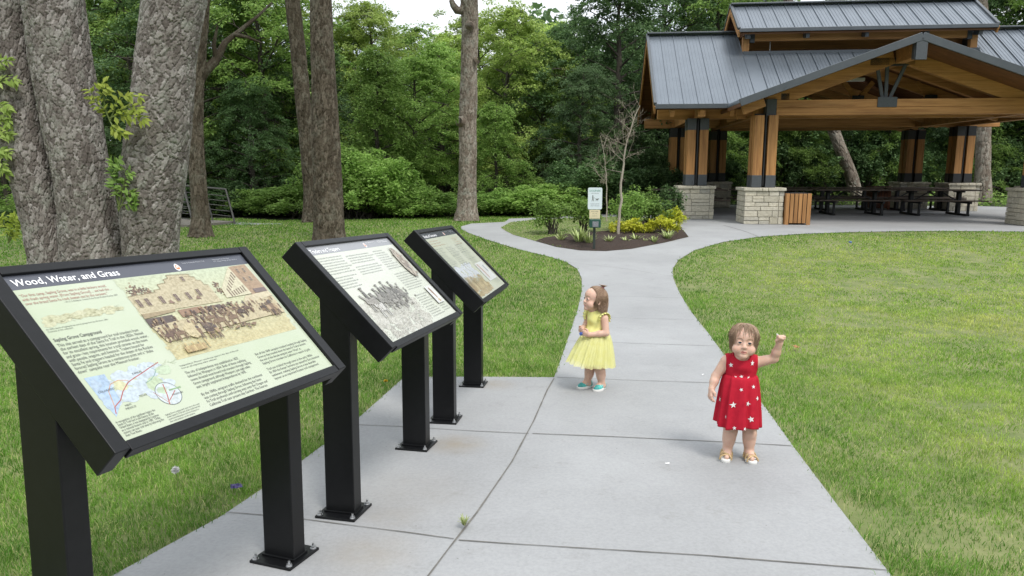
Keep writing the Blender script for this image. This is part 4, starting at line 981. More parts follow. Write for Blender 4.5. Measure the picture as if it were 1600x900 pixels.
gr = empty('grill', P3(-3.6, 10.6), -PA, 'dark charcoal grill with a grey hood behind the picnic tables', 'grill')
mb = MB(); mb.box((0, 0, .5), (.1, .1, 1.0)); mb.build('pedestal', ironm, gr)
mb = MB(); mb.box((0, 0, 1.03), (1.0, .5, .28)); mb.build('firebox', steeld, gr, bevel=.01)
mb = MB(); mb.prism([(-.27, 1.18), (.27, 1.18), (.2, 1.33), (-.27, 1.33)], 'x', -.53, .53); mb.build('hood', M('grey_hood', (.12, .125, .13), (.15, .155, .16), 8, .45, metal=.3), gr, bevel=.01)
# ------------------------------------------------------------------ vegetation
def leaf_quads(C, Dv, Nv, size, rng, aspect=.45, fold=.25):
    """C centres of leaf bases, Dv leaf directions, Nv leaf normals -> kite-shaped leaves"""
    n = len(C); Dv = Dv/(np.linalg.norm(Dv, axis=1)[:, None]+1e-9); S = np.cross(Nv, Dv); S /= np.linalg.norm(S, axis=1)[:, None]+1e-9
    N = np.cross(Dv, S); s = (size*rng.uniform(.65, 1.25, n))[:, None]
    V = np.empty((n, 4, 3), np.float32)
    V[:, 0] = C; V[:, 2] = C+Dv*s - N*s*fold*.4
    mid = C+Dv*s*.45+N*s*fold*.3
    V[:, 1] = mid+S*s*aspect*.5; V[:, 3] = mid-S*s*aspect*.5
    return V.reshape(-1, 3)

def leaf_mesh(name, parts):
    V = np.concatenate(parts); n = len(V)//4
    return npmesh(name, V, np.arange(n*4).reshape(n, 4))

def spray(c, d, L, n, leaf, rng, droop=.5, flat=.28, aspect=.5):
    """one leafy twig: leaves spread along a drooping axis in a flattened tuft"""
    d = d/np.linalg.norm(d); t = rng.random(n)**.8
    side = np.cross(d, [0, 0, 1.]); side /= np.linalg.norm(side)+1e-6; upv = np.cross(side, d)
    w = L*.42*np.sqrt(np.clip(1-(2*t-1)**2, .05, 1))
    C = c + d*(t*L)[:, None] + side*(rng.normal(0, .55, n)*w)[:, None] + upv*(rng.normal(0, flat, n)*w)[:, None]
    C[:, 2] -= droop*L*t**2
    Dv = d*.5 + side*rng.normal(0, 1, n)[:, None] + rng.normal(0, .35, (n, 3)); Dv[:, 2] -= .35
    Nv = np.array([0, 0, 1.]) + rng.normal(0, .5, (n, 3))
    return leaf_quads(C, Dv, Nv, leaf, rng, aspect)

def make_tree(name, seed, H, spread, base, trunk_r, leaf, nl=26, per=9, nleaf=62, droop=.45, leafm=None, barkm=None, lean=(0, 0), shape='oval', label=None, cat='tree', group=None):
    rng = np.random.default_rng(seed); root = empty(name, label=label, cat=cat, group=group)
    tz = np.linspace(0, 1, 12); bend = np.cumsum(rng.normal(0, .012*H, (12, 2)), 0)*.5
    tp = np.stack([bend[:, 0]+lean[0]*tz*H, bend[:, 1]+lean[1]*tz*H, tz*H*.93], 1); tp[0, :2] = 0
    tr = trunk_r*(1-tz*.93)**.8; tr[0] *= 1.35
    wood = [(tp, tr, 9)]; lv = []
    for i in range(nl):
        t = base+(.97-base)*((i+.5)/nl)**.9; az = i*2.4+rng.normal(0, .35)
        p0 = np.array([np.interp(t, tz, tp[:, k]) for k in range(3)])
        q = (t-base)/(1-base)
        prof = {'oval': .35+1.0*math.sin(math.pi*min(1, q*.85+.18)), 'cone': 1.15*(1-q)+.22, 'vase': .5+.8*q if q < .75 else 1.1-(q-.75)*2.6}[shape]
        L = spread*max(.25, prof)*rng.uniform(.75, 1.15); rise = .2+.75*q+rng.normal(0, .12)
        d = np.array([math.cos(az), math.sin(az), rise]); d /= np.linalg.norm(d)
        s = np.linspace(0, 1, 6)[:, None]
        lp = p0 + d*L*s + np.array([0, 0, -.18*L])*s**2 + np.cumsum(rng.normal(0, .03*L, (6, 3)), 0)*s
        wood.append((lp, max(.012, trunk_r*.36*(1-q*.6))*np.linspace(1, .15, 6), 6))
        for k in range(per):
            u = rng.uniform(.22, 1.0); c = np.array([np.interp(u, s[:, 0], lp[:, a]) for a in range(3)])
            off = rng.normal(0, .17*L, 3)*[1, 1, .7]; e = c+off
            dd = d*[1, 1, .15] + np.concatenate([rng.normal(0, .6, 2), [rng.normal(.05, .2)]])
            if k % 3 == 0: wood.append((np.stack([c, (c+e)/2+rng.normal(0, .03, 3), e]), [.02, .014, .006], 4))
            lv.append(spray(e, dd, rng.uniform(.7, 1.35)*(.55+.11*spread), int(nleaf*rng.uniform(.6, 1.3)), leaf, rng, droop))
    o = link('trunk', tubes_mesh('trunk', wood), barkm or bark_far, root)
    c = link('crown', leaf_mesh('crown', lv), leafm, root)
    return root

bark_far = M('bark_grey_brown', (.045, .038, .03), (.10, .085, .068), 9, .95, stretch=(1, 1, .3), bump=.9, bscale=14, dist=.05)
lf_mid = leafmat('leaves_mid_green', (.115, .215, .042), (.205, .34, .072), (.32, .46, .115), trans=.42)
lf_bright = leafmat('leaves_bright_green', (.20, .315, .055), (.33, .45, .095), (.45, .56, .16), trans=.42)
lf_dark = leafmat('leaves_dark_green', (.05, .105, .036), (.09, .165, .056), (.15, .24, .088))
lf_blue = leafmat('leaves_bluish_green', (.06, .118, .05), (.105, .18, .072), (.17, .26, .11))
lf_yel = leafmat('leaves_golden', (0.374, 0.44, 0.0275), (0.528, 0.55, 0.044), (0.638, 0.616, 0.077), trans=.3)
lf_shoot = leafmat('leaves_fresh_shoot', (.34, .46, .06), (.42, .52, .08), (.52, .58, .12), trans=.45)
lf_shrub = leafmat('leaves_shrub', (.15, .28, .055), (.24, .39, .08), (.34, .50, .13), trans=.42)

WOOD = 'woodland trees behind the lawn'
protos = [make_tree('broadleaf_tree', 1, 10, 2.6, .12, .20, 0.144, 30, 12, 96, leafm=lf_mid),
          make_tree('broadleaf_tree', 2, 11, 2.3, .10, .18, 0.137, 32, 12, 92, leafm=lf_bright, shape='vase'),
          make_tree('broadleaf_tree', 3, 12, 3.0, .08, .26, 0.144, 34, 12, 99, leafm=lf_dark, droop=.6),
          make_tree('broadleaf_tree', 4, 9, 2.4, .06, .16, 0.130, 30, 12, 89, leafm=lf_mid, shape='cone', droop=.7),
          make_tree('broadleaf_tree', 5, 12, 2.7, .15, .22, 0.151, 32, 12, 96, leafm=lf_bright, droop=.35),
          make_tree('broadleaf_tree', 6, 13, 3.0, .10, .25, 0.137, 36, 12, 105, leafm=lf_blue, droop=.5)]
PH = [10, 11, 12, 9, 12, 13]
used = set()
def plant(k, x, y, h, rz, label, group=WOOD, sx=1.0):
    s = h/PH[k]; z = float(g(y)) - .05
    if k in used: o = dup(protos[k], (x, y, z), rz, (s*sx, s*sx, s))
    else:
        o = protos[k]; used.add(k); o.location = (x, y, z); o.rotation_euler = (0, 0, rz); o.scale = (s*sx, s*sx, s)
    return tag(o, label, 'tree', group)
def top_h(px, py, y): return at(px, py, y)[2] + .09
LB = ['mid green broadleaf tree in the wood behind the lawn', 'bright green broadleaf tree in the wood behind the lawn', 'dark green broadleaf tree in the wood behind the lawn',
      'low mid green tree with branches to the ground in the wood', 'yellowish green tall tree in the wood behind the lawn', 'bluish green dense tree in the wood behind the lawn']
# (kind, photo column, top row, distance, width factor) - nearer edge of the wood first
TREES = [(3, 590, 60, 27, 1.0), (0, 650, 75, 28.5, 1.1), (1, 600, -15, 35, 1.1), (4, 540, 18, 37, 1.15), (0, 690, 55, 33, 1.1), (3, 775, 150, 26, 1.15), (4, 790, -10, 31, 1.05), (1, 755, 12, 38, 1.1),
         (0, 845, 60, 32, 1.1), (5, 900, 90, 28, 1.0), (2, 960, -60, 31, 1.1), (5, 1010, -90, 36, 1.1), (2, 885, 10, 38, 1.1), (4, 845, 22, 43, 1.1), (0, 650, 30, 44, 1.2), (1, 720, 42, 46, 1.2),
         (0, 420, -60, 29, 1.1), (1, 360, -120, 33, 1.1), (4, 450, -70, 35, 1.15), (2, 300, -80, 28, 1.05), (0, 230, -120, 31, 1.1), (2, 395, 110, 26.5, 1.1), (2, 500, 40, 30, 1.1), (5, 250, 100, 25.5, 1.1), (1, 150, -140, 36, 1.1), (2, 60, -90, 26, 1.1), (0, -20, -140, 30, 1.1), (3, 15, 60, 22.5, 1.0),  # low trees at left get darker leaves in place of deep shade
         (0, 1110, -70, 37, 1.1), (5, 1180, -40, 40, 1.1), (2, 1260, -20, 36, 1.1), (0, 1330, -10, 39, 1.1), (5, 1420, -30, 36, 1.1), (2, 1500, -60, 38, 1.1), (1, 1580, -110, 40, 1.15), (0, 1650, -90, 36, 1.1), (5, 1720, -60, 40, 1.1), (3, 1120, 120, 33, 1.1), (3, 1250, 130, 34, 1.1), (3, 1380, 110, 35, 1.1), (3, 1500, 120, 34.5, 1.1), (3, 1610, 100, 35, 1.0),
         (2, 1060, 60, 34, 1.0), (0, 1200, 60, 45, 1.2), (4, 1450, 0, 47, 1.2), (2, 560, 120, 40, 1.2), (5, 700, 130, 41, 1.2), (2, 820, 110, 41, 1.2), (2, 400, 60, 42, 1.2), (5, 220, 40, 42, 1.2), (2, 80, 40, 40, 1.2)]
rng = random.Random(12)
for k, px, py, y, sx in TREES:
    p = at(px, 340, y); plant(k, p[0], y, top_h(px, py, y), rng.uniform(0, 6.28), LB[k], sx=sx)

def bush_obj(name, seed, rx, ry, rz, n, leaf, mat, label, cat='shrub', group=None, loc=(0, 0), stems=7, z0=.0, up=.6, parent_leaf='foliage', aspect=.55, holes=.55):
    """bush: leafy shoots rising from several stems; the outline is broken by shoots of uneven length"""
    rng = np.random.default_rng(seed); root = empty(name, (loc[0], loc[1], float(g(loc[1]))), label=label, cat=cat, group=group)
    lv, wood = [], []
    for i in range(stems*5):
        th = rng.uniform(0, 2*np.pi); ph = np.arccos(rng.uniform(-.12, 1)); k = rng.uniform(.55, 1.12)
        e = np.array([rx*math.cos(th)*math.sin(ph)*k, ry*math.sin(th)*math.sin(ph)*k, z0+rz*.42+rz*.58*math.cos(ph)*k])
        b = np.array([rng.normal(0, rx*.12), rng.normal(0, ry*.12), 0.])
        if i < stems*2: wood.append((np.stack([b, b*.5+e*.5+[0, 0, rz*.08], e]), [.014*rz+.004, .008*rz+.003, .002], 5))
        m = n//(stems*5); d = e-b+np.array([0, 0, up*rz]); L = rng.uniform(.3, .55)*max(rz, rx)*.8
        lv.append(spray(e-d/np.linalg.norm(d)*L*.6, d, L, m, leaf, rng, .12, .6, aspect))
    link('stem', tubes_mesh('stem', wood), bark_far, root)
    link('foliage', leaf_mesh('foliage', lv), mat, root)
    return root

# honeysuckle thicket along the far edge of the lawn
hb = None; HG = 'wild bushes along the far edge of the lawn'
BUSH = [(345, 352, 24.5, 285, 1.3), (395, 350, 24, 318, 1.1), (430, 347, 23.5, 295, 1.4), (465, 347, 23, 290, 1.4), (540, 346, 23.3, 225, 1.5), (575, 346, 23.1, 235, 1.5), (610, 346, 23.3, 262, 1.3), (632, 345, 23.0, 305, 1.2), (665, 345, 23, 300, 1.2), (695, 345, 23.4, 308, 1.1), (765, 345, 24, 300, 1.2), (800, 343, 24.2, 296, 1.4), (838, 343, 24, 288, 1.4), (875, 341, 24.5, 285, 1.4), (915, 340, 25, 250, 1.5), (955, 339, 26, 245, 1.5), (1000, 338, 27, 240, 1.5), (1040, 338, 29, 240, 1.4),
        (20, 380, 20.5, 330, 1.1), (60, 380, 21.5, 300, 1.2), (215, 360, 22.5, 270, 1.4), (265, 358, 23.5, 290, 1.3), (0, 375, 19.5, 345, 1.0), (1100, 338, 33, 230, 1.4), (1160, 338, 34, 225, 1.4), (1220, 338, 34, 215, 1.5), (1280, 338, 35, 215, 1.5), (1345, 338, 35, 210, 1.5), (1410, 338, 35, 215, 1.5), (1470, 338, 35, 215, 1.5), (1540, 338, 35, 220, 1.5), (1605, 338, 35, 215, 1.5)]
rng = random.Random(4); bp_ = [None]*3
bm_ = [lf_mid, lf_shrub, lf_dark]
for i, (px, pb, y, pt, wf) in enumerate(BUSH):
    p = at(px, 340, y); h = at(px, pt, y)[2]+.1; k = 2 if px > 905 or px < 60 or 200 < px < 420 else (1 if 520 < px < 620 or px > 740 else i % 2)  # left bushes take dark leaves: shade under the wood put into leaf colour
    lab = ['wild bush with mid green leaves at the wood edge', 'wild bush with light green leaves at the wood edge', 'wild bush with dark green leaves at the wood edge'][k]
    if bp_[k] is None:
        bp_[k] = bush_obj('wild_bush', 40+k, .95, .95, 1.5, 10500, .078, bm_[k], lab, 'bush', HG, (p[0], y), 12); o = bp_[k]
    else: o = dup(bp_[k], (p[0], y, float(g(y))), rng.uniform(0, 6.28), label=lab, cat='bush', group=HG)
    s = h/1.55; o.scale = (wf, wf, s); o.location.z -= .05
# the wood further in, a mass without single trees
def mass():
    rng = np.random.default_rng(77); n = 120000
    th = rng.uniform(-1.0, 1.0, n); r = rng.uniform(46, 64, n); x = np.sin(th)*r; y = np.cos(th)*r
    topz = 8.5+2.2*np.sin(th*9)+1.5*np.sin(th*23+1)+.8*np.sin(th*51)
    z = topz*rng.random(n)**.8
    C = np.stack([x, y, z], 1); Dv = rng.normal(0, 1, (n, 3)); Nv = np.stack([-x/r, -y/r, np.full(n, .5)], 1)+rng.normal(0, .5, (n, 3))
    return leaf_mesh('far_woodland', [leaf_quads(C, Dv, Nv, .55, rng, .7)])
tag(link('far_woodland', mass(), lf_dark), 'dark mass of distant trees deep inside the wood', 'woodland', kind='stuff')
# unseen trees added behind the camera to darken reflections in metal and paint
def behind():
    rng = np.random.default_rng(79); n = 30000
    th = rng.uniform(1.75, 4.55, n); r = rng.uniform(26, 38, n); x = np.sin(th)*r; y = np.cos(th)*r; z = (9.5+2*np.sin(th*9)+1.2*np.sin(th*21))*rng.random(n)**.85+.8
    return leaf_mesh('far_woodland', [leaf_quads(np.stack([x, y, z], 1), rng.normal(0, 1, (n, 3)), np.stack([-x/r, -y/r, np.full(n, .5)], 1)+rng.normal(0, .5, (n, 3)), .8, rng, .75)])
tag(link('far_woodland', behind(), lf_dark), 'unseen mass of trees added behind the viewer to darken reflections', 'woodland', kind='stuff')
# low plants carpeting the floor of the wood just beyond the lawn
def under():
    rng = np.random.default_rng(78); n = 42000
    x = rng.uniform(-24, 30, n); y = 23.4+np.abs(rng.normal(0, 5, n)); k = ~inpoly(np.stack([x, y], 1), CONC) & (np.abs(x) < y*.85+1); x, y = x[k], y[k]; n = len(x)
    z = g(y)+np.abs(rng.normal(0, .20, n)); C = np.stack([x, y, z], 1)
    return leaf_mesh('undergrowth', [leaf_quads(C, rng.normal(0, 1, (n, 3))*[1, 1, .4], np.array([0, -.3, 1.])+rng.normal(0, .4, (n, 3)), .16, rng, .6)])
tag(link('undergrowth', under(), lf_mid), 'low leafy plants covering the floor of the wood', 'ground cover', kind='stuff')

# ------------------------------------------------------------------ the big near trunks with plated bark
def cell2(u, v, seed, per_u):
    """2-D cellular noise: nearest and second nearest distance, id of the nearest, height inside the nearest cell"""
    rng = np.random.default_rng(seed); T = rng.random((4096, 3))
    iu, iv = np.floor(u).astype(int), np.floor(v).astype(int); f1 = np.full(u.shape, 9.); f2 = f1.copy(); idn = np.zeros(u.shape); dv = np.zeros(u.shape)
    for a in (-1, 0, 1):
        for b in (-1, 0, 1):
            cu, cv = iu+a, iv+b; h = ((cu % per_u)*73+cv*179) % 4096
            qv = cv+.05+.9*T[h, 1]-v; d = np.hypot(cu+.05+.9*T[h, 0]-u, qv)
            n1 = d < f1; f2 = np.where(n1, f1, np.minimum(f2, d)); idn = np.where(n1, T[h, 2], idn); dv = np.where(n1, qv, dv); f1 = np.where(n1, d, f1)
    return f1, f2, idn, dv
def plated(name, pts, rad, plate, depth, seed, nu=250, dz=.010, flare=None, vst=1.9):
    """trunk with real bark plates: a tube whose surface is pushed out on each plate and left deep in the fissures"""
    pts = np.asarray(pts, float); rad = np.asarray(rad, float)
    s = np.concatenate([[0], np.cumsum(np.linalg.norm(np.diff(pts, axis=0), axis=1))]); nv = int(s[-1]/dz); S = np.linspace(0, s[-1], nv)
    C = np.stack([np.interp(S, s, pts[:, k]) for k in range(3)], 1)
    kk = np.ones(15)/15; pad = np.pad(C, ((7, 7), (0, 0)), 'edge'); C = np.stack([np.convolve(pad[:, k], kk, 'valid') for k in range(3)], 1)
    Rr = np.interp(S, s, rad); th = np.linspace(0, 2*np.pi, nu, endpoint=False)
    TH, SS = np.meshgrid(th, S); pu = max(6, int(round(2*np.pi*rad.mean()/plate))); u = TH/(2*np.pi)*pu; v = SS/(plate*vst)
    rng = np.random.default_rng(seed); wob = lumps(np.stack([u.ravel()*1.0, v.ravel()*1.0], 1), 1.1, seed).reshape(u.shape)
    fine = lumps(np.stack([u.ravel(), v.ravel()], 1), 5.3, seed+7).reshape(u.shape)-.5
    f1, f2, idn, dv = cell2(u+wob*1.0+fine*.26, v+wob*1.1+fine*.3, seed, 100000)
    # close the seam by blending the two ends
    e = np.clip((f2-f1)/.15, 0, 1); e = e*e*(3-2*e)
    g1, g2, id2, _ = cell2(u*2.3+9+fine*.5, v*3.1+fine*.6, seed+1, 100000); e2 = np.clip((g2-g1)/.14, 0, 1)
    bumpy = lumps(np.stack([TH.ravel()*Rr.mean()*2, SS.ravel()], 1), 1.4, seed+3).reshape(u.shape)-.5
    D = Rr[:, None]*(1+.10*bumpy) + depth*(e*(.75+.35*idn+.05*dv)+.20*e2*e+.22*fine+.3*wob-.6)
    if flare is not None:
        fl, n_ = flare; D *= 1+fl*np.exp(-SS/.45)*(1+.35*np.sin(TH*n_+seed))
    T = np.gradient(C, axis=0); T /= np.linalg.norm(T, axis=1)[:, None]
    A = np.cross(T, [0, 1., 0]); A /= np.linalg.norm(A, axis=1)[:, None]; B = np.cross(T, A)
    V = C[:, None]+D[:, :, None]*(A[:, None]*np.cos(TH)[:, :, None]+B[:, None]*np.sin(TH)[:, :, None])
    i = np.arange(nv-1)[:, None]*nu; j = np.arange(nu)[None]; k = (j+1) % nu
    Q = np.stack([i+j, i+k, i+nu+k, i+nu+j], -1).reshape(-1, 4)
    me = npmesh(name, V.reshape(-1, 3), Q, smooth=True)
    at_ = me.attributes.new('plate', 'FLOAT', 'POINT'); at_.data.foreach_set('value', (idn*.8+.2*id2).astype(np.float32).ravel())
    return me
def barkmat(name, a, b_, c, lichen=(.34, .35, .30)):
    m = bpy.data.materials.new(name); nt, b, out = nodes(m); L = nt.links
    at_ = node(nt, 'ShaderNodeAttribute', attribute_name='plate'); geo = node(nt, 'ShaderNodeNewGeometry')
    r = ramp(nt, at_.outputs['Fac'], [(.1, a), (.5, b_), (.9, c)])
    n = node(nt, 'ShaderNodeTexNoise', Scale=26, Detail=7, Roughness=.75); L.new(geo.outputs['Position'], n.inputs[0])
    r2 = ramp(nt, n.outputs[0], [(.3, (.55, .53, .52)), (.65, (1.2, 1.18, 1.15))]); cc = mixc(nt, 1, r.outputs[0], r2.outputs[0], 'MULTIPLY')
    n2 = node(nt, 'ShaderNodeTexNoise', Scale=3.5, Detail=8, Roughness=.8); L.new(geo.outputs['Position'], n2.inputs[0])
    r3 = ramp(nt, n2.outputs[0], [(.50, (0, 0, 0)), (.66, (.75, .75, .75))])
    L.new(mixc(nt, r3.outputs[0], cc, lichen), b.inputs['Base Color']); b.inputs['Roughness'].default_value = .95; b.inputs['Specular IOR Level'].default_value = .15
    bp = node(nt, 'ShaderNodeBump', Strength=.9, Distance=.012); L.new(n.outputs[0], bp.inputs['Height']); L.new(bp.outputs[0], b.inputs['Normal'])
    return m
bark_near = barkmat('bark_plated', (.135, .118, .108), (.215, .195, .18), (.34, .32, .305))
bark_mid = barkmat('bark_ridged', (.07, .057, .042), (.115, .095, .072), (.165, .14, .11), (.20, .19, .15))
bark_pale = barkmat('bark_pale', (.16, .13, .105), (.24, .205, .17), (.31, .275, .235))

def stem_pts(rows, y0, dy=0.0):
    """rows of (py, left px, right px) at distance y0 (drifting by dy per row) -> centres and radii"""
    P, Rr = [], []
    for i, (py, l, r) in enumerate(rows):
        y = y0+dy*i; a, b = at(l, py, y), at(r, py, y); P.append((a+b)/2); Rr.append(np.linalg.norm(b-a)/2*.93)
    return P, Rr
bigt = empty('shagbark_tree', (-5.15, 8.8, float(g(8.8))), label='large three-stemmed tree with scaly grey bark behind the nearest sign', cat='tree')
BI = Matrix.Translation(-Vector(bigt.location))
def addstem(rows, y0, dy, plate, depth, seed, grow, mat=bark_near):
    P, Rr = stem_pts(rows, y0, dy); P = P[::-1]; Rr = Rr[::-1]            # from the ground up
    d = (P[-1]-P[-2])/np.linalg.norm(P[-1]-P[-2])
    for k in range(1, grow+1): P.append(P[-1]+d*1.3+np.array([0, 0, .12*k])); Rr.append(Rr[-1]*.9)
    me = plated('trunk', P, Rr, plate, depth, seed); me.transform(BI); link('trunk', me, mat, bigt); return P[-1]
tops = [addstem([(0, -40, 38), (70, -22, 46), (200, 0, 66), (280, 20, 82), (350, 38, 94), (406, 47, 104), (470, 50, 112), (520, 40, 122)], 8.9, -.02, .050, .018, 3, 5),
        addstem([(0, 38, 128), (93, 50, 140), (187, 68, 155), (280, 88, 170), (326, 94, 178), (401, 97, 194), (470, 92, 206), (525, 80, 220)], 8.8, -.0, .050, .018, 5, 5),
        addstem([(0, 224, 320), (93, 212, 306), (187, 205, 298), (233, 196, 292), (303, 187, 283), (401, 194, 276), (470, 184, 272), (525, 176, 280)], 8.6, .02, .049, .017, 9, 5)]
addstem([(0, 8, 50), (100, 22, 62), (200, 38, 74), (300, 62, 96), (400, 80, 118), (480, 84, 130)], 9.5, 0, .11, .014, 12, 4, bark_mid)
cv = []
rr = np.random.default_rng(31)
for tp in tops:
    for _ in range(46): c = tp+rr.normal(0, 1.0, 3)*[2.4, 2.0, .9]+[0, 0, 1.3]; cv.append(spray(c, np.array([rr.normal(), rr.normal(), .1]), 1.2, 46, .2, rr, .5))
me = leaf_mesh('crown', cv); me.transform(BI); link('crown', me, lf_mid, bigt)

def single(name, rows, y0, plate, depth, seed, label, mat, grow=4, flare=(.25, 5), crown=True, nu=150, dz=.025, vst=3.2, leafm=None, stub=None, limb=None):
    P, Rr = stem_pts(rows, y0); P = P[::-1]; Rr = Rr[::-1]; rt = empty(name, (P[0][0], y0, float(g(y0))), label=label, cat='tree')
    P[0][2] = float(g(y0))-.05
    d = (P[-1]-P[-2])/np.linalg.norm(P[-1]-P[-2])
    for k in range(1, grow+1): P.append(P[-1]+d*1.2); Rr.append(Rr[-1]*.93)
    I = Matrix.Translation(-Vector(rt.location)); me = plated('trunk', P, Rr, plate, depth, seed, nu, dz, flare, vst); me.transform(I); t = link('trunk', me, mat, rt)
    for nm, lst in (('branch_stub', stub), ('limb', limb)):
        if lst:
            for tb_ in lst:
                m2 = tubes_mesh(nm, [([at(px, py, y0+yo) for px, py, yo in tb_[0]], tb_[1], 10)]); m2.transform(I); link(nm, m2, mat, rt)
    if crown:
        rg = np.random.default_rng(seed+50); lv = []
        for _ in range(70): c = P[-1]+rg.normal(0, 1, 3)*[2.2, 2.2, 1.2]+[0, 0, .8]; lv.append(spray(c, np.array([rg.normal(), rg.normal(), .1]), 1.3, 44, .22, rg, .5))
        me = leaf_mesh('crown', lv); me.transform(I); link('crown', me, leafm or lf_mid, rt)
    return rt
single('oak_tree', [(0, 484, 518), (100, 486, 523), (200, 487, 529), (300, 489, 535), (360, 490, 538), (376, 488, 541)], 16.0, .052, .026, 21, 'straight dark brown trunk standing in the lawn behind the middle sign', bark_mid, flare=(.06, 5))
single('oak_tree', [(0, 446, 468), (100, 456, 480), (200, 466, 489), (300, 475, 494), (347, 474, 499)], 20.8, .06, .025, 22, 'slightly leaning dark trunk just left of the straight brown trunk', bark_mid)
single('oak_tree', [(0, 720, 747), (40, 722, 747), (100, 720, 746), (200, 717, 745), (280, 717, 745), (325, 714, 746), (345, 709, 749)], 21.4, .062, .026, 23, 'tall pale grey trunk with burrs and a broken stub beside the path', bark_pale, flare=(.10, 6),
       stub=[([(728, 8, 0), (722, 17, -.05), (714, 16, -.1), (708, 8, -.12), (705, 0, -.12)], [.16, .13, .11, .09, .07]), ([(720, 190, -.2), (717, 188, -.36)], [.16, .09]), ([(745, 94, -.2), (748, 92, -.24)], [.12, .06]), ([(734, 40, -.3), (735, 38, -.42)], [.14, .07])])
single('hackberry_tree', [(40, 302, 325), (130, 296, 318), (200, 293, 317), (280, 297, 321), (340, 302, 326), (369, 299, 330)], 16.7, .05, .02, 24, 'slender dark trunk with a forking limb, right of the scaly tree', bark_mid, flare=(.3, 5),
       limb=[([(303, 138, 0), (318, 112, .1), (336, 96, .2), (352, 66, .4), (372, 50, .6), (402, 26, .9), (425, 4, 1.2)], [.15, .13, .10, .07, .05, .035, .02]), ([(366, 54, .5), (386, 58, .5), (412, 68, .6)], [.05, .035, .012]), ([(338, 92, .2), (334, 70, .1), (340, 40, 0)], [.06, .045, .02])])
single('cottonwood_tree', [(120, 1265, 1281), (185, 1287, 1304), (230, 1303, 1321), (275, 1321, 1340), (300, 1331, 1351)], 32.5, .14, .03, 25, 'leaning grey trunk seen under the pavilion roof', bark_pale, flare=(.1, 4))
single('cottonwood_tree', [(120, 1524, 1546), (200, 1526, 1547), (260, 1525, 1547), (300, 1522, 1550)], 32.0, .14, .03, 26, 'upright grey trunk seen beside the rear right stone pier', bark_pale, flare=(.1, 4))

# ------------------------------------------------------------------ leafy shoots on and by the near trunks
def shoot(name, stems, leaf, mat, label, y, n=7):
    """vine shoot: thin stems, each carrying pairs of pointed leaflets"""
    rng = np.random.default_rng(len(label)); b0 = at(*stems[0][0], y); rt = empty(name, tuple(b0), label=label, cat='plant'); wood, lv = [], []
    for st in stems:
        P = np.array([at(px, py, y-.02*i) for i, (px, py) in enumerate(st)])-b0; q = np.linspace(0, 1, 9); P = np.stack([np.interp(q, np.linspace(0, 1, len(P)), P[:, k]) for k in range(3)], 1)
        P += rng.normal(0, .012, P.shape)*q[:, None]; wood.append((P, np.linspace(.008, .003, 9), 5)); T = np.gradient(P, axis=0)
        for i in range(2, 9):
            for sd in (-1, 1, 0) if i == 8 else (-1, 1):
                side = np.cross(T[i], [0, -1., .3]); side /= np.linalg.norm(side)+1e-9
                d = T[i]/np.linalg.norm(T[i])*.75+side*sd*.9+np.array([0, rng.normal(0, .3), -.55])
                for rep_ in range(2): lv.append(leaf_quads(P[i:i+1]+rng.normal(0, .012, (1, 3)), d[None]+rng.normal(0, .25, (1, 3)), np.array([[0, -.75, .7]])+rng.normal(0, .25, (1, 3)), leaf, rng, .42))
    link('stem', tubes_mesh('stem', wood), M('green_stem_'+name, (.12, .16, .04), None), rt); link('leaves', leaf_mesh('leaves', lv), mat, rt); return rt
shoot('vine_shoot', [[(172, 190), (165, 172), (150, 160), (146, 148)], [(172, 190), (180, 165), (196, 150), (212, 150)], [(170, 185), (186, 180), (204, 182), (222, 186)], [(172, 190), (176, 198), (182, 206), (190, 208)], [(168, 180), (160, 150), (162, 138), (168, 132)], [(174, 184), (190, 172), (206, 166), (218, 168)]], .092, lf_shoot, 'bright yellow-green shoot hanging between the two right stems of the scaly tree', 8.15)
shoot('vine_shoot', [[(185, 330), (190, 300), (196, 280), (205, 268)], [(185, 330), (196, 308), (206, 300), (212, 302)], [(186, 326), (182, 296), (180, 268), (184, 250)], [(188, 322), (200, 318), (208, 318), (212, 316)], [(184, 318), (178, 290), (176, 270), (178, 255)]], .09, lf_mid, 'darker green shoot low in the fork of the scaly tree', 8.35)
shoot('vine_shoot', [[(-30, 130), (-10, 108), (4, 96), (12, 92)], [(-30, 150), (-12, 132), (6, 124), (22, 124)], [(-30, 190), (-10, 168), (4, 164), (14, 170)], [(-30, 220), (-8, 196), (6, 184), (14, 190)], [(-30, 260), (-8, 240), (6, 232), (12, 240)], [(-30, 290), (-8, 262), (2, 256), (10, 268)], [(-20, 230), (-4, 214), (4, 206), (14, 212)]], .095, lf_bright, 'green shoots at the left edge beside the scaly tree', 8.6)
shoot('vine_shoot', [[(14, 380), (18, 364), (26, 348), (34, 344)], [(14, 380), (10, 362), (6, 346), (2, 340)], [(16, 376), (24, 362), (34, 354), (42, 352)], [(12, 380), (20, 352), (22, 342), (22, 338)]], .12, lf_shoot, 'small bright seedling on the lawn left of the scaly tree', 11.5)
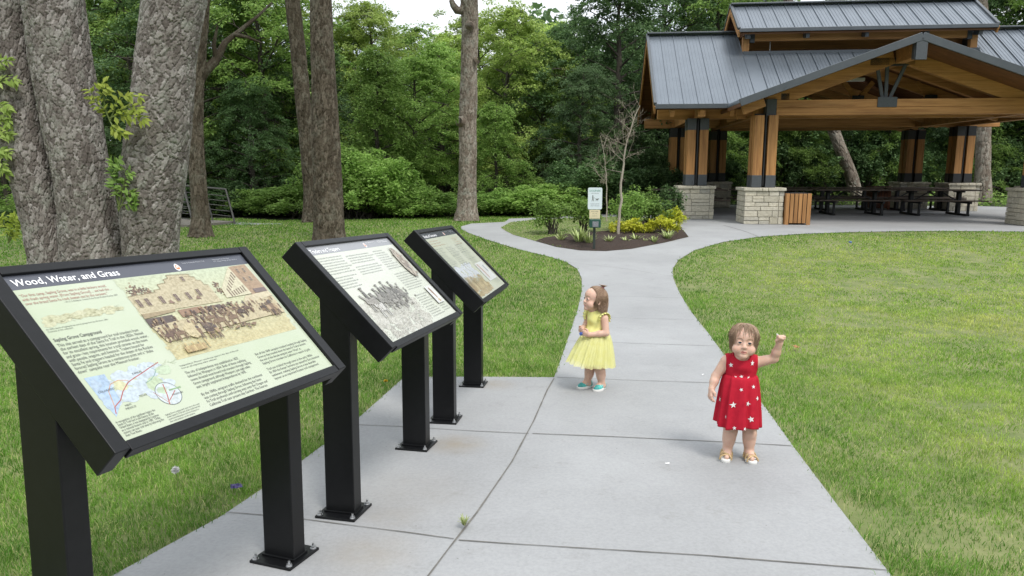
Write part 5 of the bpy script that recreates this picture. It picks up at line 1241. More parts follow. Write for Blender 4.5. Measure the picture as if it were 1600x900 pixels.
# ------------------------------------------------------------------ people: one implicit surface per body, polygonised with surface nets
def ell(P, c, r):
    q = (P-np.array(c))/np.array(r); k0 = np.sqrt((q**2).sum(-1)); k1 = np.sqrt(((q/np.array(r))**2).sum(-1))+1e-9
    return k0*(k0-1)/k1
def cone(P, a, b, r1, r2):
    a, b = np.array(a, float), np.array(b, float); ab = b-a; t = np.clip(((P-a)@ab)/(ab@ab), 0, 1)
    return np.linalg.norm(P-a-t[..., None]*ab, axis=-1)-(r1+(r2-r1)*t)
class Field:
    def __init__(s, lo, hi, h):
        s.lo = np.array(lo, float); s.h = h; s.n = np.ceil((np.array(hi)-s.lo)/h).astype(int)+1; s.f = np.full(s.n, .08, np.float32)
    def _sl(s, lo, hi):
        a = np.clip(np.floor((np.array(lo)-s.lo)/s.h).astype(int), 0, s.n-1); b = np.clip(np.ceil((np.array(hi)-s.lo)/s.h).astype(int)+1, 1, s.n)
        sl = tuple(slice(x, y) for x, y in zip(a, b)); ax = [s.lo[k]+s.h*np.arange(a[k], b[k]) for k in range(3)]
        return sl, np.stack(np.meshgrid(*ax, indexing='ij'), -1)
    def put(s, fn, lo, hi, k, cut=False):
        m = k*2+.012; sl, P = s._sl(np.array(lo)-m, np.array(hi)+m)
        if P.size == 0: return
        d = fn(P).astype(np.float32); f = s.f[sl]
        if cut: d = -d; hh = np.clip(.5-.5*(d-f)/max(k, 1e-6)*1.0, 0, 1); hh = 1-hh; s.f[sl] = f*(1-hh)+d*hh+k*hh*(1-hh)
        else: hh = np.clip(.5+.5*(d-f)/max(k, 1e-6), 0, 1); s.f[sl] = d*(1-hh)+f*hh-k*hh*(1-hh)
    def E(s, c, r, k=.012, cut=False): s.put(lambda P: ell(P, c, r), np.array(c)-np.array(r), np.array(c)+np.array(r), k, cut)
    def C(s, a, b, r1, r2, k=.012, cut=False):
        a, b = np.array(a, float), np.array(b, float); m = max(r1, r2); s.put(lambda P: cone(P, a, b, r1, r2), np.minimum(a, b)-m, np.maximum(a, b)+m, k, cut)
    def mesh(s, name):
        f = s.f; n = f.shape; g_ = f < 0
        cnt = np.zeros((n[0]-1, n[1]-1, n[2]-1), np.int8); c8 = []
        for i in (0, 1):
            for j in (0, 1):
                for k in (0, 1): cnt += g_[i:n[0]-1+i, j:n[1]-1+j, k:n[2]-1+k]
        act = np.argwhere((cnt > 0) & (cnt < 8)); idx = np.full(cnt.shape, -1, np.int32); idx[tuple(act.T)] = np.arange(len(act))
        acc = np.zeros((len(act), 3)); num = np.zeros(len(act))
        offs = [(i, j, k) for i in (0, 1) for j in (0, 1) for k in (0, 1)]
        val = {o: f[act[:, 0]+o[0], act[:, 1]+o[1], act[:, 2]+o[2]] for o in offs}
        for o in offs:
            for ax in range(3):
                if o[ax] == 0:
                    q = list(o); q[ax] = 1; q = tuple(q); a, b = val[o], val[q]; m = (a < 0) != (b < 0)
                    t = np.where(m, a/np.where(m, a-b, 1), 0); p = np.tile(np.array(o, float), (len(act), 1)); p[:, ax] = t; acc[m] += p[m]; num[m] += 1
        V = s.lo+s.h*(act+acc/num[:, None]); Q = []
        for ax in range(3):
            u, v = (ax+1) % 3, (ax+2) % 3; sl0 = [slice(None)]*3; sl1 = [slice(None)]*3; sl0[ax] = slice(0, n[ax]-1); sl1[ax] = slice(1, n[ax])
            ch = np.argwhere(g_[tuple(sl0)] != g_[tuple(sl1)]); ch = ch[(ch[:, u] > 0) & (ch[:, v] > 0) & (ch[:, u] < n[u]-1) & (ch[:, v] < n[v]-1)]
            ins = g_[tuple(ch.T)]
            def I(du, dv): c = ch.copy(); c[:, u] += du; c[:, v] += dv; return idx[tuple(c.T)]
            q = np.stack([I(-1, -1), I(0, -1), I(0, 0), I(-1, 0)], 1); q[~ins] = q[~ins][:, ::-1]; Q.append(q)
        Q = np.concatenate(Q); Q = Q[(Q >= 0).all(1)]
        return npmesh(name, V, Q, smooth=True)

def skinmat(name, base):
    m = bpy.data.materials.new(name); nt, b, out = nodes(m); L = nt.links
    tc = node(nt, 'ShaderNodeTexCoord'); n = node(nt, 'ShaderNodeTexNoise', Scale=22, Detail=4); L.new(tc.outputs['Object'], n.inputs[0])
    r = ramp(nt, n.outputs[0], [(.3, tuple(np.array(base)*[.93, .88, .86])), (.7, tuple(np.array(base)*[1.05, 1.04, 1.03]))]); L.new(r.outputs[0], b.inputs['Base Color'])
    b.inputs['Roughness'].default_value = .5; b.inputs['Subsurface Weight'].default_value = .25; b.inputs['Subsurface Radius'].default_value = (.012, .005, .003); b.inputs['Subsurface Scale'].default_value = .6
    b.inputs['Specular IOR Level'].default_value = .35
    return m
skin = skinmat('skin', (.64, .43, .335)); cheek = skinmat('skin_cheek', (.64, .405, .315)); lipm = M('lip', (.46, .19, .155), None, rough=.4)
def hairmat(name, a, b_):
    m = bpy.data.materials.new(name); nt, b, out = nodes(m); geo = node(nt, 'ShaderNodeNewGeometry'); r = ramp(nt, geo.outputs['Random Per Island'], [(0, a), (.6, tuple((np.array(a)+b_)/2)), (1, b_)])
    nt.links.new(r.outputs[0], b.inputs['Base Color']); b.inputs['Roughness'].default_value = .4; b.inputs['Specular IOR Level'].default_value = .4; return m
hairm = [hairmat('hair_light_brown', (.19, .115, .07), (.46, .33, .225)), hairmat('hair_brown', (.17, .10, .062), (.42, .29, .19))]
browm = M('brow', (.30, .18, .12), None, rough=.7); mouthm = M('mouth_inside', (.10, .03, .03), None)
eyew = M('eye_white', (.60, .59, .58), None, rough=.15); irism = M('iris', (.035, .04, .05), None, rough=.1)

def head(fd, T, h=1.0):
    """head in its own axes (face towards -Y) through the 4x4 T"""
    R3 = np.array(T.to_3x3()); t0 = np.array(T.translation)
    W = lambda p: R3@np.array(p, float)*h+t0
    def E(c, r, k=.012, cut=False):
        c = np.array(c, float); r = np.array(r, float); m = r.max()*h
        def fn(P): q = (P-t0)@R3/h; return ell(q, c, r)*h
        fd.put(fn, W(c)-m, W(c)+m, k, cut)
    Cn = lambda a, b, r1, r2, k=.008, cut=False: fd.C(W(a), W(b), r1*h, r2*h, k, cut)
    E((0, .012, .022), (.070, .082, .073)); E((0, -.020, -.034), (.056, .053, .055), .02); E((0, -.036, .028), (.052, .044, .046), .02)
    for s in (-1, 1): E((s*.033, -.041, -.043), (.030, .028, .027), .016)
    E((0, -.056, -.079), (.022, .018, .016), .016)
    for s in (-1, 1): E((s*.026, -.077, .001), (.0155, .0105, .009), .010, True)
    Cn((0, -.070, -.002), (0, -.081, -.026), .007, .0095, .009)
    for s in (-1, 1): E((s*.0085, -.077, -.029), (.0065, .008, .006), .005)
    for s in (-1, 1): E((s*.026, -.0645, -.003), (.0150, .0135, .0125), .004)
    for s in (-1, 1): E((s*.026, -.079, -.0035), (.0120, .012, .0052), .002, True)
    for s in (-1, 1): Cn((s*.014, -.0670, -.0535), (0, -.0720, -.0522), .0036, .0040, .008)
    for s in (-1, 1): Cn((s*.012, -.0660, -.0600), (0, -.0700, -.0608), .0036, .0042, .008)
    E((0, -.0765, -.0565), (.012, .007, .0020), .002, True)
    for s in (-1, 1):
        E((s*.070, .006, -.012), (.0085, .016, .024), .006); E((s*.078, -.002, -.010), (.006, .008, .013), .004, True)
    Cn((0, .010, -.055), (0, .016, -.135), .037, .040, .02)
    return W, R3, t0

def paint_head(me, T, h):
    R3 = np.array(T.to_3x3()); t0 = np.array(T.translation); n = len(me.polygons); c = np.empty(n*3); me.polygons.foreach_get('center', c); q = (c.reshape(-1, 3)-t0)@R3/h
    mi = np.zeros(n, np.int32)
    for s in (-1, 1):
        e = (((q-np.array([s*.034, -.062, -.036]))/np.array([.020, .03, .017]))**2).sum(1) < 1; mi[e] = 1
    lip = (np.abs(q[:, 0]) < .0165) & (q[:, 1] < -.058) & (np.abs(q[:, 2]+.0566) < .0072*np.sqrt(np.clip(1-(q[:, 0]/.017)**2, 0, 1))); mi[lip] = 2
    x = np.abs(np.abs(q[:, 0])-.027); br = (x < .015) & (q[:, 1] < -.055) & (np.abs(q[:, 2]-(.0205-22*x*x)) < .0022); mi[br] = 3
    me.polygons.foreach_set('material_index', mi)

def hand(fd, wr, d, side, curl, sc=1.0, fist=False, back=None):
    """palm, four unequal fingers and a side thumb; d along the hand, side towards the thumb"""
    wr, d, side = (np.array(v, float) for v in (wr, d, side)); d /= np.linalg.norm(d); side -= d*(side@d); side /= np.linalg.norm(side); up = np.cross(d, side)
    if back is not None and up@np.array(back, float) < 0: up = -up
    pc = wr+d*.022*sc
    for t in (-1, -.33, .33, 1): fd.C(wr+side*t*.007*sc, wr+d*.036*sc+side*t*.0135*sc, .0095*sc, .0085*sc, .008)
    for i, L in enumerate((.030, .034, .032, .026)):
        o = wr+d*.036*sc+side*(.0150-.0098*i)*sc; L = L*sc; ang = curl*(.7+.12*i); p = o; a = ang*.55
        for j, (f, r0, r1) in enumerate(((.42, .0064, .0060), (.33, .0060, .0056), (.25, .0056, .0048))):
            dd = d*math.cos(a)-up*math.sin(a)+side*(.10-.07*i)*(0 if fist else 1); q = p+dd*L*f; fd.C(p, q, r0*sc, r1*sc, .0025); p = q; a += ang*.75
    b = wr+d*.010*sc+side*.014*sc; m = b+(d*.55+side*(.75 if not fist else .35)-up*.35)*.018*sc; e = m+(d*.85+side*(.15 if not fist else -.75)-up*(.25 if not fist else .65))*.016*sc
    fd.C(b, m, .0082*sc, .0072*sc, .004); fd.C(m, e, .0070*sc, .0058*sc, .003)

def eyes(parent, W, R3, h, gaze):
    for s in (-1, 1):
        c = W((s*.026, -.0645, -.003)); mb = bmesh.new(); bmesh.ops.create_uvsphere(mb, u_segments=16, v_segments=12, radius=.0122*h)
        me = bpy.data.meshes.new('eye'); gz = R3@(np.array(gaze)/np.linalg.norm(gaze)); 
        for f in mb.faces:
            ce = f.calc_center_median().normalized(); f.material_index = 1 if ce.dot(Vector(gz)) > .74 else 0; f.smooth = True
        mb.to_mesh(me); mb.free(); me.transform(Matrix.Translation(Vector(c))); link('eye', me, [eyew, irism], parent)

def hair(parent, W, R3, h, style, mat, seed):
    """scalp cap plus several hundred separate locks"""
    rng = np.random.default_rng(seed); C0 = np.array([0, .012, .020]); rad = np.array([.0745, .0875, .079])
    sp = lambda th, ph, k=1.0: C0+rad*k*np.stack([np.sin(th)*np.sin(ph), -np.sin(th)*np.cos(ph), np.cos(th)], -1)    # ph = 0 looks forward
    ap = np.abs
    def line(ph):       # how far down (polar angle) the scalp is covered
        a = ap((ph+np.pi) % (2*np.pi)-np.pi)
        return np.interp(a, [0, .5, .95, 1.25, 1.7, 3.2], [.62, .70, .95, 1.45, 1.95, 2.10])
    nu, nv = 72, 22; ph = np.linspace(-np.pi, np.pi, nu, endpoint=False); V = []
    for j in range(nv):
        t = j/(nv-1); th = line(ph)*t+.001; k = 1.0+.02*np.sin(ph*19+t*3)+.015*np.sin(ph*41)
        V.append(sp(th, ph)*1.0+(sp(th, ph)-C0)*(k-1)[:, None])
    V = np.concatenate(V); i = np.arange(nv-1)[:, None]*nu; j = np.arange(nu)[None]; k = (j+1) % nu; Q = np.stack([i+j, i+nu+j, i+nu+k, i+k], -1).reshape(-1, 4)
    Wv = lambda P: (np.asarray(P)*h)@R3.T+np.array(W((0, 0, 0)))
    locks = []
    if style == 'bob':
        for _ in range(2600):                                             # from the crown down: a thin swept fringe, longer at the sides and nape
            ph0 = rng.uniform(-np.pi, np.pi); a = abs(ph0); th0 = rng.uniform(.02, .85)*min(1.4, float(line(np.array(ph0))))
            if a < .75 and rng.random() < .84: continue
            end = np.interp(a, [0, .35, .7, .95, 1.3, 3.2], [.040, .032, .012, -.040, -.064, -.078])+rng.normal(0, .013)
            dph = (rng.normal(.22, .2) if a < 1.0 else rng.normal(.02, .12))*(1 if ph0 > -.25 else -1); lift = rng.uniform(.0, 1)*.009; tuck = rng.uniform(.10, .34); wv, wa = rng.uniform(0, 6.28), rng.uniform(.0005, .003); P = []
            for s in np.linspace(0, 1, 14):
                th = th0+(1.60-th0)*min(1, s*1.45); q = sp(np.array(th), np.array(ph0+dph*s), 1.03+lift/.08*math.sin(min(1, s*1.3)*math.pi*.8))
                if s > .69: q[2] = q[2]+(min(end, q[2])-q[2])*(s-.69)/.31
                dn = max(0., -(q[2]-.012)); k = 1-tuck*min(1, dn/.075)**1.2
                q[0] *= k; q[1] = C0[1]+(q[1]-C0[1])*(k if a > 1.0 else 1); q[0] += wa*math.sin(wv+s*10)
                if q[2] < end and len(P) > 3: break
                P.append(q)
            P = np.array(P)
            if len(P) < 4: continue
            if a < .9: P[:, 1] -= .003*np.linspace(0, 1, len(P))
            locks.append((Wv(P), np.linspace(.0015, .0004, len(P))*h*rng.uniform(.6, 1.25), 3))
    else:
        tuft = sp(np.array(.42), np.array(2.6), 1.03)
        for _ in range(800):                                              # combed up and back from the hairline into the tuft
            ph0 = rng.uniform(-1.6, 1.6); th0 = line(np.array(ph0))*rng.uniform(.72, 1.0); A = sp(np.array(th0), np.array(ph0)); B = tuft+rng.normal(0, .004, 3)
            s = np.linspace(0, 1, 9)[:, None]; P = A*(1-s)+B*s; q = P-C0; q = q/np.sqrt(((q/rad)**2).sum(1))[:, None]*rng.uniform(1.02, 1.07); locks.append((Wv(C0+q), np.concatenate([[.0007], np.full(8, .0013)])*h, 3))
        for _ in range(1700):                                              # falling to the nape in loose waves
            ph0 = rng.choice([-1, 1])*rng.uniform(1.15, 3.14); a = abs(ph0); end = np.interp(a, [1.15, 1.6, 3.2], [-.045, -.074, -.086])+rng.normal(0, .013); th0 = rng.uniform(.25, 1.3); P = []; w_ = ph0*2.2+rng.normal(0, .5); am = rng.uniform(.006, .013)
            for s in np.linspace(0, 1, 14):
                th = th0+(1.65-th0)*min(1, s*1.6); q = sp(np.array(th), np.array(ph0), 1.03+rng.uniform(0, .01)); 
                if s > .6: q[2] = min(q[2], np.interp(s, [.6, 1], [q[2], end]))
                if s > .35: q[:2] += am*np.array([math.sin(w_+s*9), math.cos(w_+s*9)])*(s-.35)*2.2
                P.append(q)
            P = np.array(P); locks.append((Wv(P), np.linspace(.0015, .0005, len(P))*h, 3))
        for _ in range(150):
            d = np.array([rng.normal(0, .3), rng.normal(.15, .3), 1.0]); s = np.linspace(0, 1, 6)[:, None]; P = tuft+d*s*.030+np.array([rng.normal(0, .012), rng.normal(0, .012), -.008])*s**2; locks.append((Wv(P), np.linspace(.0026, .0010, 6)*h, 4))
    Vs, Qs, b = [Wv(V)], [Q], len(V)
    for p, r, n in locks: v_, q_ = tube(p, r, n); Vs.append(v_); Qs.append(q_+b); b += len(v_)
    o = link('hair', npmesh('hair', np.concatenate(Vs), np.concatenate(Qs), smooth=True), mat, parent)
    if style != 'bob':
        t = np.linspace(0, 2*np.pi, 17); ring = Wv(tuft+np.stack([.0075*np.cos(t), .0075*np.sin(t), np.full(17, .005)], 1)); m = tubes_mesh('hair_band', [(ring, .0035*h, 8)]); link('hair_band', m, M('pink_elastic', (.62, .22, .28), None, rough=.7), parent)

def cloth(name, c1, c2, rough=.8, bscale=900, alpha=None):
    m = M(name, c1, c2, 30, rough, bump=.25, bscale=bscale, dist=.001, spec=.2)
    if alpha is not None:
        nt = m.node_tree; b = [n for n in nt.nodes if n.type == 'BSDF_PRINCIPLED'][0]; b.inputs['Alpha'].default_value = alpha
    return m

def skirt(z0, z1, r0, r1, nfold, amp, seed, shift=(0, 0), hem=None, lay=0, nu=180, nv=34, pw_=.85):
    """gathered skirt: elliptical section, folds deepening to the hem; returns position function f(theta, s)"""
    rng = np.random.default_rng(seed); ph = rng.uniform(0, 6.28, 6)
    def f(th, s):
        th = np.asarray(th, float); s = np.asarray(s, float)
        rx = r0[0]+(r1[0]-r0[0])*np.abs(s)**pw_; ry = r0[1]+(r1[1]-r0[1])*np.abs(s)**pw_
        w_ = amp*(.25+.75*s)*(np.sin(nfold*th+ph[0]+.8*np.sin(2*th+ph[1]))+.5*np.sin((nfold*1.7)//1*th+ph[2]+s*.6)+.25*np.sin((nfold*2+5)*th+ph[3])*(1-s*.6))
        zz = z0+(z1-z0)*s+(0 if hem is None else hem(th)*s)+.006*np.sin(3*th+ph[4])*s
        return np.stack([(rx+w_)*np.sin(th)+shift[0]*s, -(ry+w_)*np.cos(th)+shift[1]*s, zz], -1)
    th = np.linspace(0, 2*np.pi, nu, endpoint=False); S = np.linspace(0, 1, nv); TH, SS = np.meshgrid(th, S); V = f(TH, SS).reshape(-1, 3)
    i = np.arange(nv-1)[:, None]*nu; j = np.arange(nu)[None]; k = (j+1) % nu; Q = np.stack([i+j, i+nu+j, i+nu+k, i+k], -1).reshape(-1, 4)
    return f, V, Q

def shoe(parent, at3, yaw, style, mats, ln=.138, wd=.064):
    """sole with rounded toe; straps or a laced upper"""
    rt = Matrix.Translation(Vector(at3)) @ Matrix.Rotation(yaw, 4, 'Z')
    def outline(k, n=28):
        pts = []
        for i in range(n):
            a = 2*math.pi*i/n; y = -math.cos(a)*ln/2*k; w_ = wd/2*k*(1.0-.18*max(0, math.sin((y/ln+.12)*math.pi*1.0)))*(1.06 if y < 0 else .88); pts.append((math.copysign(abs(math.sin(a))**.72, math.sin(a))*w_, y-.022))
        return pts
    mb = MB(); o0, o1 = outline(.97), outline(1.0); n = len(o0); vs_ = [(x, y, .001) for x, y in o0]+[(x, y, .006) for x, y in o1]+[(x, y, .018) for x, y in o1]+[(x*.95, y*.985+.0, .021) for x, y in o1]
    mb.add(vs_, [tuple(range(n-1, -1, -1)), tuple(range(3*n, 4*n))]+[(r*n+i, r*n+(i+1) % n, (r+1)*n+(i+1) % n, (r+1)*n+i) for r in range(3) for i in range(n)])
    so_ = mb.build('shoe', mats[0], parent, smooth=True, M=rt); so_['label'] = style
    if style == 'gold strap shoe':
        lst = []
        def arch(y, tilt, hgt, r):
            t = np.linspace(-.08, math.pi+.08, 13); return np.stack([np.cos(t)*wd*.50, np.full(13, y)+tilt*np.cos(t), .018+np.sin(t)*hgt], 1)
        for y, tl_, hg in ((-.062, .012, .026), (-.052, -.014, .029), (-.026, .013, .036), (-.016, -.010, .040), (.006, .004, .046)): lst.append((arch(y, tl_, hg, 0), .0052, 6))
        V, Fq, b = [], [], 0
        for P, r, k in lst:
            v_, q_ = tube(P, r, k); V.append(v_); Fq.append(q_+b); b += len(v_)
        me = npmesh('strap', np.concatenate(V), np.concatenate(Fq), smooth=True); me.transform(rt); link('strap', me, mats[1], so_)
        fd = Field((-.04, -.04, 0), (.04, .06, .07), .0022); fd.E((0, .012, .026), (.029, .036, .034), .006); fd.E((0, .004, .05), (.0235, .034, .05), .003, True); fd.put(lambda P: -(P[..., 1]-.004), (-.05, -.05, 0), (.05, .004, .08), .002, True) if False else None
        fd.E((0, -.05, .05), (.05, .052, .06), .003, True); me = fd.mesh('heel_cup'); me.transform(rt); link('heel_cup', me, mats[1], so_)
    else:
        fd = Field((-.045, -.11, 0), (.045, .07, .09), .0022); fd.E((0, -.045, .022), (.028, .042, .028), .008); fd.E((0, .014, .030), (.027, .034, .042), .018); fd.C((0, -.03, .03), (0, .005, .05), .02, .022, .012); fd.E((0, .012, .078), (.020, .024, .022), .004, True)
        fd.put(lambda P: P[..., 2]-.016, (-.06, -.12, -.01), (.06, .08, .016), .001, True)
        me = fd.mesh('upper'); n_ = len(me.polygons); c = np.empty(n_*3); me.polygons.foreach_get('center', c); c = c.reshape(-1, 3); me.transform(rt); up_ = link('upper', me, [mats[1], mats[2]], so_)
        mi = ((c[:, 1] < -.060) | ((c[:, 1] > .022) & (c[:, 2] < .045))).astype(np.int32); me.polygons.foreach_set('material_index', mi)
        lst = []
        for y, hg in ((-.034, .046), (-.018, .055), (-.004, .062)):
            t = np.linspace(.55, math.pi-.55, 9); lst.append((np.stack([np.cos(t)*.030, np.full(9, y), .012+np.sin(t)*(hg-.008)], 1), .0042, 6))
        m2 = tubes_mesh('strap', lst); m2.transform(rt); link('strap', m2, mats[3], so_)
    return so_

def person(name, x, y, yaw, scale, label, spec):
    fd = Field((-.26, -.22, .0), (.26, .16, .84), .0026)
    H3 = spec['head']
    W, R3, t0 = head(fd, H3, spec.get('hs', 1.0))
    # trunk
    fd.E((0, .005, .535), (.082, .060, .080), .03); fd.E((0, -.008, .430), (.083, .068, .085), .03); fd.E((0, .002, .345), (.086, .070, .060), .03); fd.C((-.068, .006, .580), (.068, .006, .580), .036, .036, .02)
    fd.C((0, .012, .60), (0, .012, .65), .040, .036, .015)
    for sd, (hip, knee, ank, toe) in spec['legs'].items():
        fd.C(hip, knee, .054, .038, .02); fd.C(knee, ank, .037, .026, .012); kk, aa = np.array(knee), np.array(ank); c = kk+(aa-kk)*.38+np.array([0, .008, 0]); fd.E(c, (.034, .034, .05), .02); fd.E(kk+np.array([0, -.012, 0]), (.03, .026, .03), .015)
        t = np.array(toe); a2 = np.array([ank[0], ank[1]+.008, .034]); fd.C(ank, a2, .026, .026, .012); fd.C(a2, t*.5+a2*.5+np.array([0, 0, .006]), .025, .022, .012); fd.C(t*.5+a2*.5, t, .022, .014, .012)
    for sd, (sh, el, wr, hd, hside, curl, fist) in spec['arms'].items():
        fd.C(sh, el, .0315, .0248, .015); fd.C(el, wr, .0255, .0178, .010); e = np.array(el)*.6+np.array(wr)*.4; fd.E(e, (.0245, .0245, .0245), .012); hand(fd, wr, hd, hside, curl, spec.get('hand', 1.12), fist, spec.get('back', {}).get(sd))
    me = fd.mesh('person'); paint_head(me, H3, spec.get('hs', 1.0))
    b = link('person', me, [skin, cheek, lipm, browm]); tag(b, label, 'child')
    b.location = (x, y, float(g(y))); b.rotation_euler = (0, 0, yaw); b.scale = (scale,)*3
    sm = b.modifiers.new('smooth', 'SMOOTH'); sm.factor = .5; sm.iterations = 1
    eyes(b, W, R3, spec.get('hs', 1.0), spec.get('gaze', (0, -1, 0)))
    return b, W, R3

def bodice(name, z0, z1, neck, arms, infl, mat, parent, extra=None):
    """fitted top: the trunk blown up by a few millimetres, cut by neckline, armholes and waist"""
    fd = Field((-.15, -.13, z0-.03), (.15, .13, .68), .0024); k = infl
    fd.E((0, .005, .535), (.082+k, .060+k, .080+k), .03); fd.E((0, -.012, .430), (.086+k, .074+k, .085+k), .03); fd.E((0, .002, .345), (.086+k, .070+k, .060+k), .03); fd.C((-.068, .006, .580), (.068, .006, .580), .036+k, .036+k, .02)
    fd.C((0, .012, .60), (0, .012, .65), .040+k, .036+k, .015); fd.C((.003, -.020, .648), (.003, -.029, .562), .038+k, .042+k, .02)
    fd.E(neck[0], neck[1], .003, True)
    for s in (-1, 1): fd.E((s*arms[0][0], arms[0][1], arms[0][2]), arms[1], .003, True)
    fd.put(lambda P: P[..., 2]-z0, (-.2, -.2, z0-.06), (.2, .2, z0), .001, True)
    me = fd.mesh(name)
    return me

# ---- the girl in red, facing the camera, left arm raised
gx, gy = un(1150, 717)
Th = Matrix.Translation((0.004, -.026, .703)) @ Matrix.Rotation(R(-4), 4, 'Z') @ Matrix.Rotation(R(3), 4, 'Y') @ Matrix.Rotation(R(-8), 4, 'X')
spec = dict(head=Th, hs=.99,
    legs={'r': ((-.036, 0, .30), (-.040, -.006, .165), (-.050, .006, .058), (-.060, -.060, .030)), 'l': ((.056, 0, .30), (.066, -.006, .165), (.070, .006, .058), (.078, -.062, .030))},
    arms={'r': ((-.084, .004, .572), (-.134, .004, .485), (-.158, -.032, .420), (-.16, -.34, -1), (.35, -1, .1), .75, False), 'l': ((.086, .002, .578), (.172, -.016, .610), (.190, -.050, .705), (.06, -.25, 1), (-1, -.25, 0), 2.15, True)}, back={'r': (-1, .1, 0), 'l': (.25, 1, 0)})
red, W, R3 = person('person', gx, gy, math.atan2(gx, -gy)*0+R(-10), 1.02, 'toddler in a red dress with white stars standing on the path, one fist raised', spec)
hair(red, W, R3, .99, 'bob', hairm[0], 5)
redm = cloth('red_jersey', (.40, .009, .026), (.48, .014, .034))
bod = bodice('dress', .482, 0, ((0, -.034, .654), (.054, .072, .060)), ((.118, .0, .585), (.034, .09, .072)), .007, redm, red)
f, V, Q = skirt(.507, .215, (.0830, .0670), (.126, .122), 10, .0100, 3, pw_=.45)
V2 = f(*np.meshgrid(np.linspace(0, 2*np.pi, 180, endpoint=False), np.linspace(0, 1, 34)))
nb = len(bod.vertices); bv = np.empty(nb*3, np.float32); bod.vertices.foreach_get('co', bv); bq = np.array([list(p.vertices) for p in bod.polygons])
band = np.linspace(0, 2*np.pi, 181)
dress = link('dress', npmesh('dress', np.concatenate([bv.reshape(-1, 3), V]), np.concatenate([bq, Q+nb]), smooth=True), redm, red)
so_ = dress.modifiers.new('thick', 'SOLIDIFY'); so_.thickness = .002; so_.offset = -1
starm = cloth('white_print', (.74, .72, .72), (.80, .79, .79))
def star_on(fn, th, s, size, rot, cut=None):
    """five-pointed star laid on a surface patch, a tenth of a millimetre or so proud"""
    pts = [(0, 0)]+[((1 if i % 2 == 0 else .42)*math.cos(rot+math.pi/2+i*math.pi/5), (1 if i % 2 == 0 else .42)*math.sin(rot+math.pi/2+i*math.pi/5)) for i in range(10)]
    O = fn(th, s); e = 1e-3; du = (fn(th+e, s)-O)/e; dv = (fn(th, s-e)-O)/e; lu, lv = np.linalg.norm(du), np.linalg.norm(dv)
    V, Fq = [], []
    def P(a, b):
        t_, s_ = th+a*size/lu, s-b*size/lv; p = fn(t_, s_); n = np.cross(fn(t_+e, s_)-p, fn(t_, s_-e)-p); n /= np.linalg.norm(n)+1e-12
        return p+n*.0016
    for i in range(10):
        A, B = pts[1+i], pts[1+(i+1) % 10]; b = len(V); K = 4
        rows = [[P(*((np.array(A)*(1-j/max(1, r))+np.array(B)*(j/max(1, r)))*r/K)) if r else P(0, 0) for j in range(r+1)] for r in range(K+1)]
        st = []; 
        for r_ in rows: st.append(b+sum(len(q) for q in rows[:len(st)])); 
        for r_ in rows: V += r_
        for r in range(K):
            for j in range(r+1):
                Fq.append((st[r]+j, st[r+1]+j, st[r+1]+j+1))
                if j < r: Fq.append((st[r]+j, st[r+1]+j+1, st[r]+j+1))
    return V, Fq
def chest(th, v):       # chest surface: front sheet found by marching onto the bodice shape
    th = np.asarray(th, float); x = th; z = .64-v
    k = .0074; yy = .10*np.ones_like(x)
    ys = np.linspace(-.12, 0, 241)
    def sd(p):
        a = ell(p, (0, .005, .535), (.082+k, .060+k, .080+k)); b = ell(p, (0, -.012, .430), (.086+k, .074+k, .085+k)); c = cone(p, (-.068, .006, .58), (.068, .006, .58), .036+k, .036+k)
        def sm(a, b, kk): h_ = np.clip(.5+.5*(b-a)/kk, 0, 1); return b*(1-h_)+a*h_-kk*h_*(1-h_)
        e = cone(p, (0, .012, .60), (0, .012, .65), .040+k, .036+k); q = cone(p, (.003, -.020, .648), (.003, -.029, .562), .038+k, .042+k)
        return sm(sm(sm(sm(a, b, .03), c, .02), e, .015), q, .02)
    P = np.stack([np.full(241, float(x)), ys, np.full(241, float(z))], 1); d = sd(P); i = int(np.argmax(d < 0)); i = max(1, i); t = d[i-1]/(d[i-1]-d[i]+1e-12); return np.array([float(x), ys[i-1]+(ys[i]-ys[i-1])*t, float(z)])
SV_, SF_ = [], []
for th, s, sz, rt in ((-.40, .52, .019, .1), (.47, .80, .019, .3), (.32, .50, .015, .9), (-.05, .22, .011, .4), (.62, .17, .012, 1.2), (-.28, .965, .013, .2), (.15, .97, .012, .8), (-.75, .78, .012, .5), (.86, .40, .014, .2), (-1.3, .5, .018, .3), (1.4, .62, .018, .9), (2.2, .4, .018, .2), (-2.3, .7, .018, .5), (3.0, .5, .018, 0)):
    v_, q_ = star_on(f, th, s, sz, rt); SF_ += [tuple(i+len(SV_) for i in t) for t in q_]; SV_ += v_
for x_, v_, sz, rt in ((-.060, .072, .0145, .2), (.052, .055, .0165, -.15), (-.004, .130, .012, .3), (.035, .136, .010, .8), (-.035, .137, .010, .5)):
    v2, q_ = star_on(lambda a, b: chest(a, b), x_, v_, sz, rt); SF_ += [tuple(i+len(SV_) for i in t) for t in q_]; SV_ += v2
me = bpy.data.meshes.new('star_print'); me.from_pydata([tuple(p) for p in SV_], [], SF_); link('star_print', me, starm, dress)
gold = M('gold_leather', (.42, .29, .14), (.60, .44, .24), 160, .38, metal=.35, bump=.4, bscale=260, dist=.001); white = M('white_sole', (.66, .65, .62), (.72, .71, .68), 40, .6)
shoe(red, (-.054, .004, 0), R(-10), 'gold strap shoe', [white, gold]); shoe(red, (.072, .004, 0), R(8), 'gold strap shoe', [white, gold])
fx_ = red.matrix_basis @ Vector((.176, -.066, .752))
